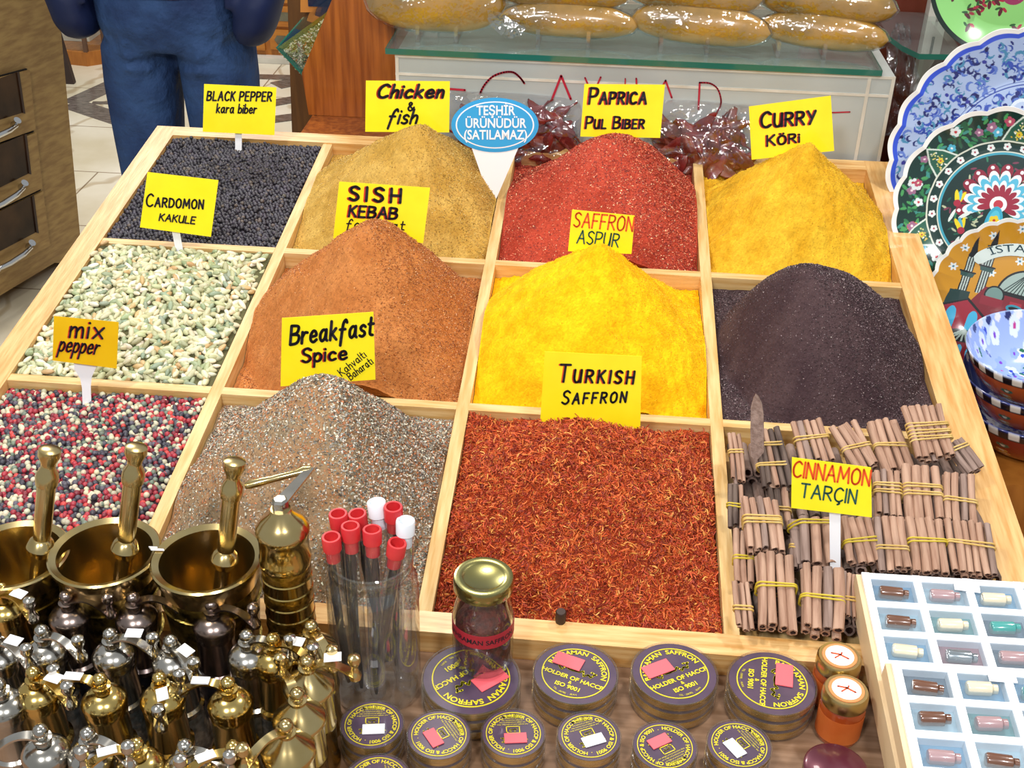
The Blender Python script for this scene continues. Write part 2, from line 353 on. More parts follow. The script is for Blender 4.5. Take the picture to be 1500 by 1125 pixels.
# ------------------------------------------------------------------ the tray
CW = .0075                      # half thickness of a divider
tr = thing('spice_tray', 'large sloping oak tray divided into twelve open spice compartments', 'tray', (0, 0, 0), (TILT, 0, 0))
iu0, iu1, iv0, iv1 = -.466, .471, -.0005, .8105
rails = [((u0, v0, -RH), (iu0, v1, 0), 'oak'), ((iu1, v0, -RH), (u1, v1, 0), 'oak'), ((iu0, v0, -RH), (iu1, iv0, 0), 'oak_x'), ((iu0, iv1, -RH), (iu1, v1, 0), 'oak_x')]
for a, c, m in rails: MB().box(a, c).build('rail', M[m], tr, smooth=False)
CU = [-.25, 0, .25]
MB().box((iu0, iv0, -RH), (iu1, iv1, -RH+.003)).build('tray_bottom', M['pine'], tr, smooth=False)
for c in CU: MB().box((c-.0062, iv0, -RH+.003), (c+.0062, iv1, -.0015)).build('divider', M['pine'], tr, smooth=False)
for k in (1, 2):
    edges = [iu0]+sum([[c-.0062, c+.0062] for c in CU], [])+[iu1]
    for a, c in zip(edges[::2], edges[1::2]): MB().box((a, k*ROWH-.0055, -RH+.003), (c, k*ROWH+.0055, -.001)).build('divider', M['pine_x'], tr, smooth=False)
pg = ontray(821, 910, 0); mb = MB(); mb.lathe([(0, 0), (.0042, 0), (.0044, .012), (.0036, .013), (0, .013)], 14, (np.array([pg[0], pg[1], -.001]), *ID[1:]))
tag(mb.build('peg', M['darkwood'], tr), 'dark wooden peg in the front rail')

# ------------------------------------------------------------------ noise
def vnoise(x, y, seed):
    g = np.random.default_rng(seed).random((256, 256)); xi = np.floor(x).astype(int); yi = np.floor(y).astype(int); fx = x-xi; fy = y-yi
    fx = fx*fx*(3-2*fx); fy = fy*fy*(3-2*fy); q = lambda a, b: g[a % 256, b % 256]
    return (q(xi, yi)*(1-fx)+q(xi+1, yi)*fx)*(1-fy)+(q(xi, yi+1)*(1-fx)+q(xi+1, yi+1)*fx)*fy-.5
def fbm(x, y, sc, seed, o=4, gain=.55):
    r = 0; a = 1
    for i in range(o): r = r+a*vnoise(x*sc*2**i+17*i, y*sc*2**i+31*i, seed+i); a *= gain
    return r

# ------------------------------------------------------------------ heaps of spice
def cellof(c, r):
    us = [iu0, -.25-.0062, -.25+.0062, -.0062, .0062, .25-.0062, .25+.0062, iu1]
    vs = [iv0, ROWH-.0055, ROWH+.0055, 2*ROWH-.0055, 2*ROWH+.0055, iv1]
    return us[2*c]+.0006, us[2*c+1]-.0006, vs[2*r]+.0006, vs[2*r+1]-.0006
class Heap:
    def __init__(s, c, r, apex, ha, e=-.012, reach=1.0, ef=None, conc=.2, tip=.06, pw=2.3, seed=1, amp=.002, sc=60, micro=0.0, step=.0016, ridge=0.0):
        s.a = cellof(c, r); ua, ub, va, vb = s.a
        nu = int((ub-ua)/step); nv = int((vb-va)/step); s.u = np.linspace(ua, ub, nu); s.v = np.linspace(va, vb, nv)
        U, Vv = np.meshgrid(s.u, s.v); au, av = apex
        wu = fbm(U, Vv, 9, seed+50, 2)*.02; wv_ = fbm(U, Vv, 9, seed+60, 2)*.02
        du = U+wu-au; dv = Vv+wv_-av
        tx = np.where(du > 0, du/(ub-au), du/(ua-au)); ty = np.where(dv > 0, dv/(vb-av), dv/(va-av))
        tx = np.clip(tx, 0, 2); ty = np.clip(ty, 0, 2)
        r_ = (tx**pw+ty**pw)**(1/pw)/reach; g = 1-(np.sqrt(r_*r_+tip*tip)-tip)/(math.sqrt(1+tip*tip)-tip)
        g = np.clip(g, 0, 1); g = g*(1-conc)+conc*g*g
        ee = e if ef is None else ef+(e-ef)*np.clip((Vv-va)/(vb-va), 0, 1)
        s.base = ee+(ha-ee)*g
        s.base = np.maximum(s.base, -.0225); H = s.base+amp*fbm(U, Vv, sc, seed, 4)
        if ridge: H += ridge*np.abs(fbm(U, Vv, 22, seed+9, 3))
        if micro: H += micro*(np.random.default_rng(seed).random(U.shape)-.5)
        s.U, s.V, s.H = U, Vv, H; s.o = np.array([(ua+ub)/2, (va+vb)/2, -RH+.003])
    def at(s, u, v):
        iu = np.clip(np.searchsorted(s.u, u)-1, 0, len(s.u)-2); iv = np.clip(np.searchsorted(s.v, v)-1, 0, len(s.v)-2)
        h = s.H[iv, iu]; st = s.u[1]-s.u[0]; sv = s.v[1]-s.v[0]
        k = 3; iu2 = np.clip(iu, k, len(s.u)-1-k); iv2 = np.clip(iv, k, len(s.v)-1-k)
        gx = (s.base[iv2, iu2+k]-s.base[iv2, iu2-k])/(2*k*st); gy = (s.base[iv2+k, iu2]-s.base[iv2-k, iu2])/(2*k*sv)
        n = np.stack([-gx, -gy, np.ones_like(gx)], 1); return h, n/np.linalg.norm(n, axis=1, keepdims=True)
    def build(s, name, label, m, color, grains=None, cat='spice', seed=3, cvar=.12, c2=None):
        """closed lump standing on the tray bottom, plus loose grains (V,F,col)"""
        nv, nu = s.U.shape; P = np.stack([s.U, s.V, s.H], -1).reshape(-1, 3)
        P = np.concatenate([P, P[[0, nu-1, nu*nv-1, nu*(nv-1)]]*[1, 1, 0]+[0, 0, -RH+.0032]])
        i = np.arange(nu*nv).reshape(nv, nu); Q = np.stack([i[:-1, :-1], i[:-1, 1:], i[1:, 1:], i[1:, :-1]], -1).reshape(-1, 4)
        k = nu*nv; ring = [list(i[0])+[k+1, k], list(i[:, -1])+[k+2, k+1], list(i[-1][::-1])+[k+3, k+2], list(i[:, 0][::-1])+[k, k+3]]
        C = np.tile(np.array(color), (len(P), 1)); rg = np.random.default_rng(seed)
        f = fbm(P[:, 0], P[:, 1], 45, seed+4, 4)[:, None]
        if c2 is not None: w = np.clip(.5+1.6*f, 0, 1); C = C*(1-w)+np.array(c2)*w
        C = C*(1+cvar*(rg.random((len(P), 1))-.5)*2)
        Fs = [Q]+[np.array([q]) for q in ring]; Vs = [P]; Cs = [C]; mi = [np.zeros(len(Q)+4)]; sm = [np.ones(len(Q)+4, bool)]; n = len(P)
        if grains is not None:
            for gv, gf, gc in grains: Vs.append(gv); Cs.append(gc); Fs.append(gf+n); n += len(gv); mi.append(np.ones(len(gf))); sm.append(np.full(len(gf), gf.shape[1] == 4))
        ob = npmesh(name, np.concatenate(Vs)-s.o, Fs, [m, CORN if grains is not None and grains[0][1].shape[1] == 4 else GRAIN], np.concatenate(Cs), np.concatenate(mi), np.concatenate(sm))
        ob.location = tw(*s.o); ob.rotation_euler = (TILT, 0, 0); return tag(ob, label, cat, kind='stuff')
def euler_mats(n, rg, normals, tilt):
    """random spin about the surface normal with a little random tipping"""
    nn = normals+rg.normal(0, tilt, normals.shape); nn /= np.linalg.norm(nn, axis=1, keepdims=True)
    a = rg.random(n)*2*math.pi; t = np.stack([np.cos(a), np.sin(a), np.zeros(n)], 1); t -= nn*(t*nn).sum(1, keepdims=True); t /= np.linalg.norm(t, axis=1, keepdims=True)
    return np.stack([t, np.cross(nn, t), nn], 1)
def scatter(h, proto, pos_uv, size, cols, rg, tilt=.3, lift=0.0, jit=0.0, keep=.0025):
    bv, bf = proto; n = len(pos_uv); hh, nn = h.at(pos_uv[:, 0], pos_uv[:, 1]); R = euler_mats(n, rg, nn, tilt)
    sz = size if hasattr(size, 'shape') else np.full(n, size)
    p = np.stack([pos_uv[:, 0], pos_uv[:, 1], hh+lift+jit*rg.normal(0, 1, n)], 1)
    V = np.einsum('vk,nkj->nvj', bv, R)*sz[:, None, None]+p[:, None, :]
    ua, ub, va, vb = h.a; V[..., 0] = np.clip(V[..., 0], ua, ub); V[..., 1] = np.clip(V[..., 1], va, vb)
    F = (bf[None]+(np.arange(n)*len(bv))[:, None, None]).reshape(-1, bf.shape[1])
    return V.reshape(-1, 3), F, np.repeat(cols, len(bv), 0)
def hexgrid(h, d, rg, j=.3, m=None):
    ua, ub, va, vb = h.a; m = d*.5 if m is None else m; P = []; k = 0; v = va+m
    while v < vb-m:
        u = np.arange(ua+m+(d/2 if k % 2 else 0), ub-m, d); P.append(np.stack([u, np.full(len(u), v)], 1)); v += d*.866; k += 1
    P = np.concatenate(P); return P+rg.normal(0, d*j*.5, P.shape)
def rnduv(h, n, rg, m=.001):
    ua, ub, va, vb = h.a; return np.stack([rg.uniform(ua+m, ub-m, n), rg.uniform(va+m, vb-m, n)], 1)
def pick(pal, n, rg, var=.12):
    cs = np.array([S(c) for c, w in pal]); w = np.array([w for c, w in pal], float); i = rg.choice(len(pal), n, p=w/w.sum())
    return np.clip(cs[i]*(1+rg.uniform(-var, var, (n, 1)))*(1+rg.uniform(-.05, .05, (n, 3))), 0, 1)
def sph(n=8, k=5, r=(1, 1, 1), pinch=0):
    V = []; F = []
    for i in range(k+1):
        a = math.pi*i/k
        for j in range(n):
            t = 2*math.pi*j/n; V.append((-math.cos(a), math.sin(a)*math.cos(t)*(1-pinch*abs(math.cos(a))), math.sin(a)*math.sin(t)))
    for i in range(k):
        for j in range(n): F.append((i*n+j, i*n+(j+1) % n, (i+1)*n+(j+1) % n, (i+1)*n+j))
    return np.array(V)*np.array(r), np.array(F)
FLAKE = (np.array([(-1, -.5, 0), (1, -.6, .1), (.8, .6, -.1), (-.9, .5, .15), (0, 0, .35)])*.5, np.array([(0, 1, 4), (1, 2, 4), (2, 3, 4), (3, 0, 4)]))
GRIT = (np.array([(1, 0, -.4), (-.5, .8, -.4), (-.5, -.8, -.4), (0, 0, .8)])*.6, np.array([(0, 1, 2), (0, 3, 1), (1, 3, 2), (2, 3, 0)]))
def thread_proto(bend=.25, w=.045):
    V = []; F = []; xs = np.linspace(-.5, .5, 5)
    for i, x in enumerate(xs):
        y = bend*(x*x*4)-.1; z = bend*.6*math.sin(x*5)
        ww = w*(1.0 if i < 3 else 1.5)
        for k in range(3): V.append((x, y+ww*math.cos(k*2.094), z+ww*math.sin(k*2.094)))
    for i in range(4):
        for k in range(3): a = i*3+k; c = i*3+(k+1) % 3; F += [(a, c, c+3), (a, c+3, a+3)]
    return np.array(V), np.array(F)
powder = lambda nm, bs, st: mat(nm, '#ffffff', .85, attr=True, spec=.15, bump=st, bscale=bs)
PW = powder('spice_powder', 420, .55); PWC = powder('coarse_spice_powder', 260, .9); DARK = powder('seed_bed', 200, .5)
rg = np.random.default_rng(5)

# black pepper
h = Heap(0, 2, (-.36, .68), .004, -.006, seed=1, amp=.004, sc=16, pw=2, tip=.5, step=.003)
uv = np.concatenate([hexgrid(h, .0049, rg), rnduv(h, 700, rg, .003)]); n = len(uv)
g = scatter(h, sph(8, 5), uv, rg.uniform(.0022, .0029, n), pick([('#37333b', 5), ('#45404a', 3), ('#2a262c', 3), ('#5b5048', 1)], n, rg), rg, 1, .0008, .0008)
h.build('black_peppercorns', 'black peppercorns filling the back left compartment', DARK, S('#1a171b'), [g])
# cardamom
h = Heap(0, 1, (-.36, .42), .010, -.004, ef=-.006, seed=2, amp=.006, sc=14, pw=2, tip=.5, step=.003)
uv = np.concatenate([hexgrid(h, .0068, rg, .6, .005), rnduv(h, 500, rg, .006)]); n = len(uv)
pod = sph(8, 8, (1, .47, .43), .12); pod = (pod[0]*(1+.06*np.cos(3*np.arctan2(pod[0][:, 2], pod[0][:, 1])))[:, None], pod[1])
g = scatter(h, pod, uv, rg.uniform(.0054, .0075, n), pick([('#d3cda6', 5), ('#b9b98f', 4), ('#e6dfc4', 3), ('#9aa37c', 2), ('#c8a673', 1), ('#8d9a80', 1)], n, rg), rg, .35, .0018, .0018)
h.build('cardamom_pods', 'pale green cardamom pods filling the middle left compartment', DARK, S('#5d5a3c'), [g])
# mixed pepper
h = Heap(0, 0, (-.36, .12), .004, -.010, ef=-.008, seed=3, amp=.004, sc=16, pw=2, tip=.5, step=.003)
uv = np.concatenate([hexgrid(h, .0050, rg), rnduv(h, 800, rg, .003)]); n = len(uv)
g = scatter(h, sph(9, 6), uv, rg.uniform(.0023, .0031, n), pick([('#a2303c', 4), ('#7b2430', 2), ('#c4433f', 1.5), ('#cfc6a8', 4), ('#b0ab90', 2), ('#3d3a44', 4.5), ('#6f7a6a', 2.2), ('#55505a', 2)], n, rg), rg, 1, .0008, .0009)
h.build('mixed_peppercorns', 'red, cream and black mixed peppercorns in the front left compartment', DARK, S('#30242a'), [g])
def powder_heap(name, label, cell, apex, ha, color, c2, flecks, nf, fs, seed, mat_=PW, cat='spice', proto=None, tilt=.5, cvar=.14, **kw):
    h = Heap(*cell, apex, ha, seed=seed, **kw); rg = np.random.default_rng(seed+100); n = nf; uv = rnduv(h, n, rg, .002)
    g = scatter(h, proto or GRIT, uv, rg.uniform(.55, 1.25, n)*fs, pick(flecks, n, rg, .15), rg, tilt, fs*.15, fs*.2)
    h.build(name, label, mat_, S(color), [g], cat, seed, cvar, S(c2)); return h
powder_heap('spice_powder', 'peaked heap of golden brown chicken and fish seasoning', (1, 2), (-.107, .668), .104, '#b88e3e', '#c69f50',
            [('#c29f56', 5), ('#a07a38', 3), ('#86702e', 2), ('#d8c07e', 1)], 26000, .0013, 21, e=-.018, reach=1.2, conc=.0, pw=2,  amp=.004, sc=60, micro=.0010, ridge=.005)
powder_heap('paprika_flakes', 'peaked heap of bright red paprika flakes', (2, 2), (.140, .668), .096, '#a23a28', '#b54632',
            [('#c45034', 5), ('#a83a28', 5), ('#85302a', 3), ('#d97a58', 2.2), ('#eab88e', .8)], 42000, .0021, 22, PWC, proto=FLAKE, e=-.018, reach=1.22, conc=-.1, pw=2, tip=.1,  amp=.003, sc=50, tilt=.6)
powder_heap('curry_powder', 'peaked heap of mustard yellow curry powder', (3, 2), (.356, .668), .106, '#d19c1e', '#dcae2c',
            [('#e0b530', 5), ('#c08f1e', 3), ('#b39a30', 1)], 16000, .0011, 23, e=-.019, reach=1.2, conc=.0, pw=2,  amp=.0055, sc=60, micro=.0013, ridge=.008, tip=.03)
powder_heap('spice_powder', 'peaked heap of orange brown shish kebab seasoning', (1, 1), (-.108, .401), .119, '#b26c36', '#bf7a42',
            [('#c2804a', 4), ('#a8602e', 4), ('#8a5430', 3), ('#d9a878', 1), ('#c98a3c', 1)], 34000, .0014, 24, PWC, e=-.021, reach=1.2, conc=-.05, pw=2, tip=.1,  amp=.004, sc=60, micro=.0010, ridge=.005)
powder_heap('safflower_powder', 'tall heap of vivid yellow powder in the centre of the tray', (2, 1), (.126, .401), .106, '#f0ae06', '#f6bd10',
            [('#f8c41a', 5), ('#e29c08', 3)], 9000, .001, 25, e=-.019, reach=1.22, pw=2,  amp=.005, sc=60, micro=.0011, ridge=.007, tip=.04, conc=-.05)
powder_heap('sumac_grains', 'rounded heap of dark purple brown sumac grains', (3, 1), (.344, .401), .098, '#3e2d30', '#4b393a',
            [('#5a4648', 5), ('#433334', 5), ('#7a6768', 2), ('#988684', .6), ('#332527', 3)], 34000, .0016, 26, PWC, e=-.016, ef=-.008, pw=2,  amp=.002, sc=50, tip=.2, conc=-.3, tilt=.8)
h = powder_heap('breakfast_spice', 'heap of speckled brown and grey breakfast spice flakes', (1, 0), (-.101, .150), .118, '#8f7a5e', '#a07a56',
            [('#b0a088', 4), ('#858076', 3), ('#e2dac6', 3), ('#b8744a', 3), ('#5c544a', 2.4), ('#a0a298', 2)], 52000, .0024, 27, PWC, proto=FLAKE, e=-.014, ef=-.010, pw=2,  amp=.003, sc=45, tip=.16, conc=-.3, tilt=.7)
h = Heap(2, 0, (.111, .160), .050, e=-.010, ef=-.012, seed=28, amp=.010, sc=26, tip=.35, conc=-.25, pw=2.3)
rg = np.random.default_rng(77); gs = []
for bend in (.1, .35, -.3):
    n = 11000; uv = rnduv(h, n, rg, .003)
    cols = pick([('#c65426', 5), ('#a83c20', 5), ('#d87034', 4), ('#842c1a', 3), ('#e6a04e', 1.3)], n, rg, .2)
    gs.append(scatter(h, thread_proto(bend), uv, rg.uniform(.006, .0115, n), cols, rg, .5, .0008, .0012))
h.build('turkish_saffron', 'rust orange heap of dried safflower threads in the front row', PWC, S('#94361a'), gs, 'spice', 28, .2, S('#b04a22'))
# ------------------------------------------------------------------ cards
def card(label, corners, base, lines, m='yellow', lean=.16, stake=None, flare=False, cat='sign', name='price_card'):
    """stiff card standing on a white stake; base = its foot in tray coordinates"""
    b = tw(*base); n = unit([CAM[0]-b[0], CAM[1]-b[1], 0]); n = unit(n*math.cos(lean)+np.array([0, 0, 1])*math.sin(lean))
    pb = b + n*.004
    mp = lambda px, py, off=0.0: onpl(px, py, pb+n*off, n)
    t = thing(name, label, cat, b); q = [mp(*c) for c in corners]
    mb = MB(); mb.add([p-n*.0007 for p in q]+[p for p in q], [(3, 2, 1, 0), (4, 5, 6, 7), (0, 1, 5, 4), (1, 2, 6, 5), (2, 3, 7, 6), (3, 0, 4, 7)])
    mb.build('card', M[m], t, b, smooth=False)
    groups = {}
    for L in lines:
        txt, a, c, cap, w, ink = L[:6]; kw = L[6] if len(L) > 6 else {}
        under = kw.pop('under', None)
        if under:
            g = groups.setdefault(under, MB()); write(g, txt, a, c, cap, w, mp, .0003, shift=(-w*.55, w*.1), **kw)
        g = groups.setdefault(ink, MB()); write(g, txt, a, c, cap, w, mp, .0006, **kw)
    for k, g in groups.items(): tag(g.build('lettering', M[k], t, b, smooth=False), {'ink': 'black', 'inkred': 'red', 'inkorange': 'orange', 'inkgreen': 'dark green', 'inkblue': 'blue'}[k]+' handwriting')
    tx = unit(np.cross([0, 0, 1.], n)); top = mp((corners[2][0]+corners[3][0])/2, (corners[2][1]+corners[3][1])/2-3)-n*.0045
    if stake: top = mp(*stake)-n*.0045
    foot = b-n*.0+np.array([0, 0, -.012]); mb = MB(); w = .0042; ax = unit(top-foot)
    if flare:
        P = [(-w, 0), (w, 0)]; L = np.linalg.norm(top-foot)
        poly = [(-w, 0), (w, 0), (w, L-.022), (w*1.3, L-.012), (w*2.6, L), (w*2.6, L+.014), (-w*2.6, L+.014), (-w*2.6, L), (-w*1.3, L-.012), (-w, L-.022)]
    else: L = np.linalg.norm(top-foot); poly = [(-w, 0), (w, 0), (w*1.1, L+.02), (-w*1.1, L+.02)]
    mb.prism(poly, (foot-n*.0012, tx, ax, np.cross(tx, ax)), -.0008, .0008); mb.build('stake', M['white'], t, b, smooth=False)
    return t
B = dict
bp = ontray(348, 219, .002); card('glossy yellow card reading BLACK PEPPER kara biber, standing in the black peppercorns', [(299, 123), (405, 128), (402, 198), (297, 193)], bp,
    [('BLACK PEPPER', (303, 147), (397, 148), 13, 2.5, 'ink', B(gap=.3)), ('kara biber', (317, 165), (375, 166), 13, 2.2, 'ink')])
bp = ontray(262, 358, .006); card('yellow card reading CARDOMON kakule, on a stake between the black pepper and the cardamom', [(216, 252), (320, 264), (309, 347), (205, 333)], bp,
    [('CARDOMON', (214, 302), (297, 306), 18, 2.7, 'ink', B(small=.72, slant=.05)), ('KAKULE', (233, 323), (285, 328), 10, 2.2, 'ink')])
bp = ontray(125, 588, -.004); card('small amber card reading mix pepper, on a flared white stake in the mixed peppercorns', [(79, 463), (174, 472), (171, 540), (77, 528)], bp,
    [('mix', (102, 494), (150, 496), 26, 3.2, 'ink', B(under='inkred')), ('pepper', (86, 514), (143, 519), 23, 2.6, 'ink', B(under='inkred', slant=.2))], 'yellow2', stake=(126, 540), flare=True)
card('yellow card reading Chicken & fish, stuck behind the golden brown heap', [(536, 118), (659, 119), (658, 194), (535, 193)], (-.095, .705, .055),
    [('Chicken', (553, 143), (648, 143), 19, 4, 'ink', B(under='inkred', slant=.3)), ('&', (597, 162), (606, 162), 12, 2.8, 'ink'), ('fish', (568, 181), (609, 181), 21, 3.6, 'ink', B(slant=.3))])
card('yellow card reading PAPRICA pul biber, stuck behind the red paprika heap', [(856, 123), (974, 124), (967, 202), (850, 200)], (.140, .705, .045),
    [('PAPRICA', (863, 152), (946, 152), 23, 3.6, 'ink', B(under='inkred', small=.72)), ('PUL BIBER', (858, 188), (943, 188), 17, 2.9, 'ink', B(under='inkred', small=.75))])
card('yellow card reading CURRY köri, leaning behind the mustard yellow heap', [(1097, 156), (1217, 140), (1222, 221), (1101, 234)], (.365, .702, .055),
    [('CURRY', (1115, 187), (1194, 181), 22, 3.8, 'ink', B(under='inkred', small=.85)), ('KÖRi', (1124, 214), (1171, 208), 15, 3, 'ink', B(under='inkred', small=.85))])
card('yellow card reading SISH KEBAB for meat, stuck behind the orange brown heap', [(497, 266), (630, 275), (620, 356), (488, 349)], (-.100, .436, .065),
    [('SISH', (512, 293), (586, 297), 20, 4.2, 'ink', B(under='inkred', gap=.45, slant=.02)), ('KEBAB', (511, 317), (581, 321), 16, 3.4, 'ink', B(under='inkred', slant=.1)), ('for meat', (507, 334), (592, 337), 13, 2, 'ink')])
card('small yellow card reading SAFFRON aspur, stuck behind the vivid yellow heap', [(838, 307), (930, 316), (925, 372), (832, 368)], (.128, .432, .065),
    [('SAFFRON', (840, 332), (926, 339), 21, 2.4, 'inkorange', B(slant=.08)), ('ASPUR', (845, 356), (905, 362), 19, 2.2, 'inkgreen', B(slant=.08))])
card('yellow card reading Breakfast Spice with small slanted writing in its corner, behind the speckled heap', [(413, 466), (547, 457), (550, 556), (411, 566)], (-.085, .186, .055),
    [('Breakfast', (425, 505), (546, 491), 27, 4.4, 'ink', B(slant=.2)), ('Spice', (443, 531), (508, 526), 20, 3.6, 'ink', B(under='inkred')), ('Kahvaltı', (501, 551), (537, 522), 11, 1.5, 'ink', B(slant=.0)), ('Baharatı', (514, 557), (547, 532), 11, 1.5, 'ink', B(slant=.0))])
card('pale yellow card reading TURKISH SAFFRON, stuck behind the rust orange threads', [(798, 515), (940, 522), (938, 628), (791, 620)], (.118, .214, .028),
    [('TURKISH', (818, 559), (927, 562), 25, 3.4, 'ink', B(under='inkorange', small=.72, gap=.32)), ('SAFFRON', (823, 592), (916, 589), 19, 3.2, 'ink', B(small=.78, gap=.34, slant=.2))])
bp = ontray(1227, 836, .014); card('yellow card reading CINNAMON tarçın, on a white stake among the cinnamon bundles', [(1160, 670), (1276, 685), (1277, 758), (1159, 744)], bp,
    [('CINNAMON', (1161, 698), (1273, 712), 23, 2.9, 'inkorange', B(slant=.02, gap=.2)), ('TARÇIN', (1172, 728), (1253, 738), 20, 2.7, 'inkgreen', B(slant=.02))], stake=(1222, 754))

# oval printed sign on a white tapering spike
bp = ontray(722, 290, .002); b = tw(*bp); n = unit([CAM[0]-b[0], CAM[1]-b[1], 0]); n = unit(n*math.cos(.16)+np.array([0, 0, 1])*math.sin(.16))
mp = lambda px, py, off=0.0: onpl(px, py, b+n*off, n)
t = thing('oval_sign', 'blue oval sign reading TEŞHİR ÜRÜNÜDÜR (SATILAMAZ) on a white spike', 'sign', b)
def ellpx(cx, cy, a, c, k=48): return [(cx+a*math.cos(2*math.pi*i/k), cy+c*math.sin(2*math.pi*i/k)) for i in range(k)]
def slab(mb, pts, o0, o1, mi=0):
    k = len(pts); mb.add([mp(*p, o0) for p in pts]+[mp(*p, o1) for p in pts], [tuple(range(k)), tuple(range(k, 2*k))]+[(i, (i+1) % k, k+(i+1) % k, k+i) for i in range(k)], mi)
mb = MB(); slab(mb, [(688, 208), (763, 208), (727, 291), (717, 291)], -.001, .0006); mb.build('spike', M['white'], t, b, smooth=False)
mb = MB(); slab(mb, ellpx(725, 183, 64, 40), 0, .0012, 0); slab(mb, ellpx(725, 183, 61, 37.5), .0012, .0016, 1); slab(mb, ellpx(725, 183, 57.5, 34.5), .0014, .0018, 2); slab(mb, ellpx(725, 183, 55.5, 32.8), .0016, .0020, 1)
mb.build('oval_plate', [M['blue'], M['blue'], M['white']], t, b, smooth=False)
ex = mp(726, 183)-mp(725, 183); ey = mp(725, 182)-mp(725, 183); mb = MB()
for s_, cy, sz in (('TEŞHİR', 168, 19.5), ('ÜRÜNÜDÜR', 186.5, 19.5), ('(SATILAMAZ)', 203.5, 19.5)):
    flat_text(mb, s_, mp(726, cy+.5, .0024), ex, ey, sz, .02, wscale=.82)
tag(mb.build('lettering', M['white'], t, b, smooth=False), 'white printed capital letters')

# ------------------------------------------------------------------ cinnamon
CINA = mat('cinnamon_bark', '#98725c', .7, c2='#b8947c', nscale=22, stretch=(12, 1, 12), bump=.35, bscale=60)
CINB = mat('greyed_cinnamon_bark', '#7c6458', .75, c2='#9c8478', nscale=22, stretch=(12, 1, 12), bump=.35, bscale=60)
CIND = mat('dark_cinnamon_bark', '#4a3a33', .75, c2='#6a584d', nscale=22, stretch=(12, 1, 12), bump=.4, bscale=60)
CINK = mat('cinnamon_inside', '#3a1d10', .8); RUBBER = mat('rubber_band', '#c9a24e', .5, c2='#d8b870', nscale=80); RUBY = mat('yellow_rubber_band', '#c9b030', .5)
def stick_mesh(L, r, seed):
    """rolled bark quill along +y: a scroll with a hollow at each end"""
    rr = random.Random(seed); n = 18; mb = MB(); sp = []
    for j in range(n):
        a = 2*math.pi*j/n; k = 1+.05*math.sin(2*a+seed)
        if j in (4, 5): k -= .13
        sp.append((r*k*math.cos(a), r*k*math.sin(a)))
    bow = rr.uniform(-.02, .02)*L; ys = np.linspace(0, L, 6); V = []
    for y in ys:
        d = bow*(1-(2*y/L-1)**2)
        for x, z in sp: V.append((x+d, y+.0004*rr.uniform(-1, 1), z+d*.5))
    m = len(ys); F = [(i*n+j, i*n+(j+1) % n, (i+1)*n+(j+1) % n, (i+1)*n+j) for i in range(m-1) for j in range(n)]
    mb.add(V, F, 0); V = np.array(V)
    for e, dy in ((0, .006), (m-1, -.006)):
        o = V[e*n:(e+1)*n]; c = o.mean(0); i1 = c+(o-c)*.62; i2 = i1+[0, dy, 0]
        mb.add(np.concatenate([o, i1]), [(j, (j+1) % n, n+(j+1) % n, n+j) for j in range(n)], 0)
        mb.add(np.concatenate([i1, i2]), [(j, (j+1) % n, n+(j+1) % n, n+j) for j in range(n)]+[tuple(range(n, 2*n))], 1)
    return mb
_stk = {}
def stick(L, r, m, k):
    key = (round(L, 3), round(r, 4), m.name, k)
    if key not in _stk:
        o = stick_mesh(L, r, k).build('cinnamon_stick', [m, CINK], angle=50); _stk[key] = o.data; D.objects.remove(o)
    o = D.objects.new('cinnamon_stick', _stk[key]); COL.objects.link(o); return o
def bundle(label, top, bot, wpx, h=(.030, .016), m=CINA, bands=(.5,), ns=(5, 4), band=RUBBER, seed=1, splay=.12):
    rr = random.Random(seed); a = tw(*ontray(*top, h[0])); c = tw(*ontray(*bot, h[1])); y = unit(c-a); L = np.linalg.norm(c-a)
    wd = wpx*np.linalg.norm(c-CAM)/FPX; z = unit(TN-y*(TN@y)); x = np.cross(y, z); R = Matrix((x, y, z)).transposed()
    t = thing('cinnamon_bundle', label, 'spice', a, R.to_euler(), 'cinnamon bundles in the front right compartment')
    n1, n2 = ns; r = wd/n1/2; pts = []
    for i in range(n1): pts.append(((i-(n1-1)/2)*2*r, 0.0))
    for i in range(n2): pts.append(((i-(n2-1)/2)*2*r, -1.75*r))
    out = []
    for k, (px, pz) in enumerate(pts):
        rk = r*rr.uniform(.82, 1.04); o = stick(round(L*rr.uniform(.95, 1.0)/.003)*.003, round(rk/.0004)*.0004, m if rr.random() < .8 else (CINB if m is CINA else CINA), rr.randint(0, 3))
        o.parent = t; sx = splay*(px/wd)*rr.uniform(-.6, 1); o.location = (px-sx*L*.4, rr.uniform(-.02, .04)*L, pz+r*rr.uniform(-.12, .12)); o.rotation_euler = (rr.uniform(-.02, .02), rr.uniform(-3, 3), -sx)
        out.append((px, pz))
    for bt in bands:
        mb = MB(); P = []
        for j in range(28):
            q = 2*math.pi*j/28; d = np.array([math.cos(q), math.sin(q)]); s = max(px*d[0]+pz*d[1] for px, pz in out)+r*1.12
            P.append(d*s)
        # hull support points -> polygon
        Q = []
        for j in range(28):
            q1 = 2*math.pi*j/28; q2 = 2*math.pi*((j+1) % 28)/28; A = np.array([[math.cos(q1), math.sin(q1)], [math.cos(q2), math.sin(q2)]]); bb = np.array([np.linalg.norm(P[j]), np.linalg.norm(P[(j+1) % 28])])
            s = np.linalg.solve(A, bb); Q.append((s[0], bt*L+.05*s[0]*math.sin(seed), s[1]))
        mb.tube(Q, .00085, 6, closed=True); Q2 = [(p[0]*1.01, p[1]+.0028+.06*p[0]*math.cos(seed*2), p[2]*1.01) for p in Q]; mb.tube(Q2, .00085, 6, closed=True)
        mb.build('rubber_band', band, t)
    return t
def zp(x, y): return (1050+x/2.9605, 560+y/2.9605)
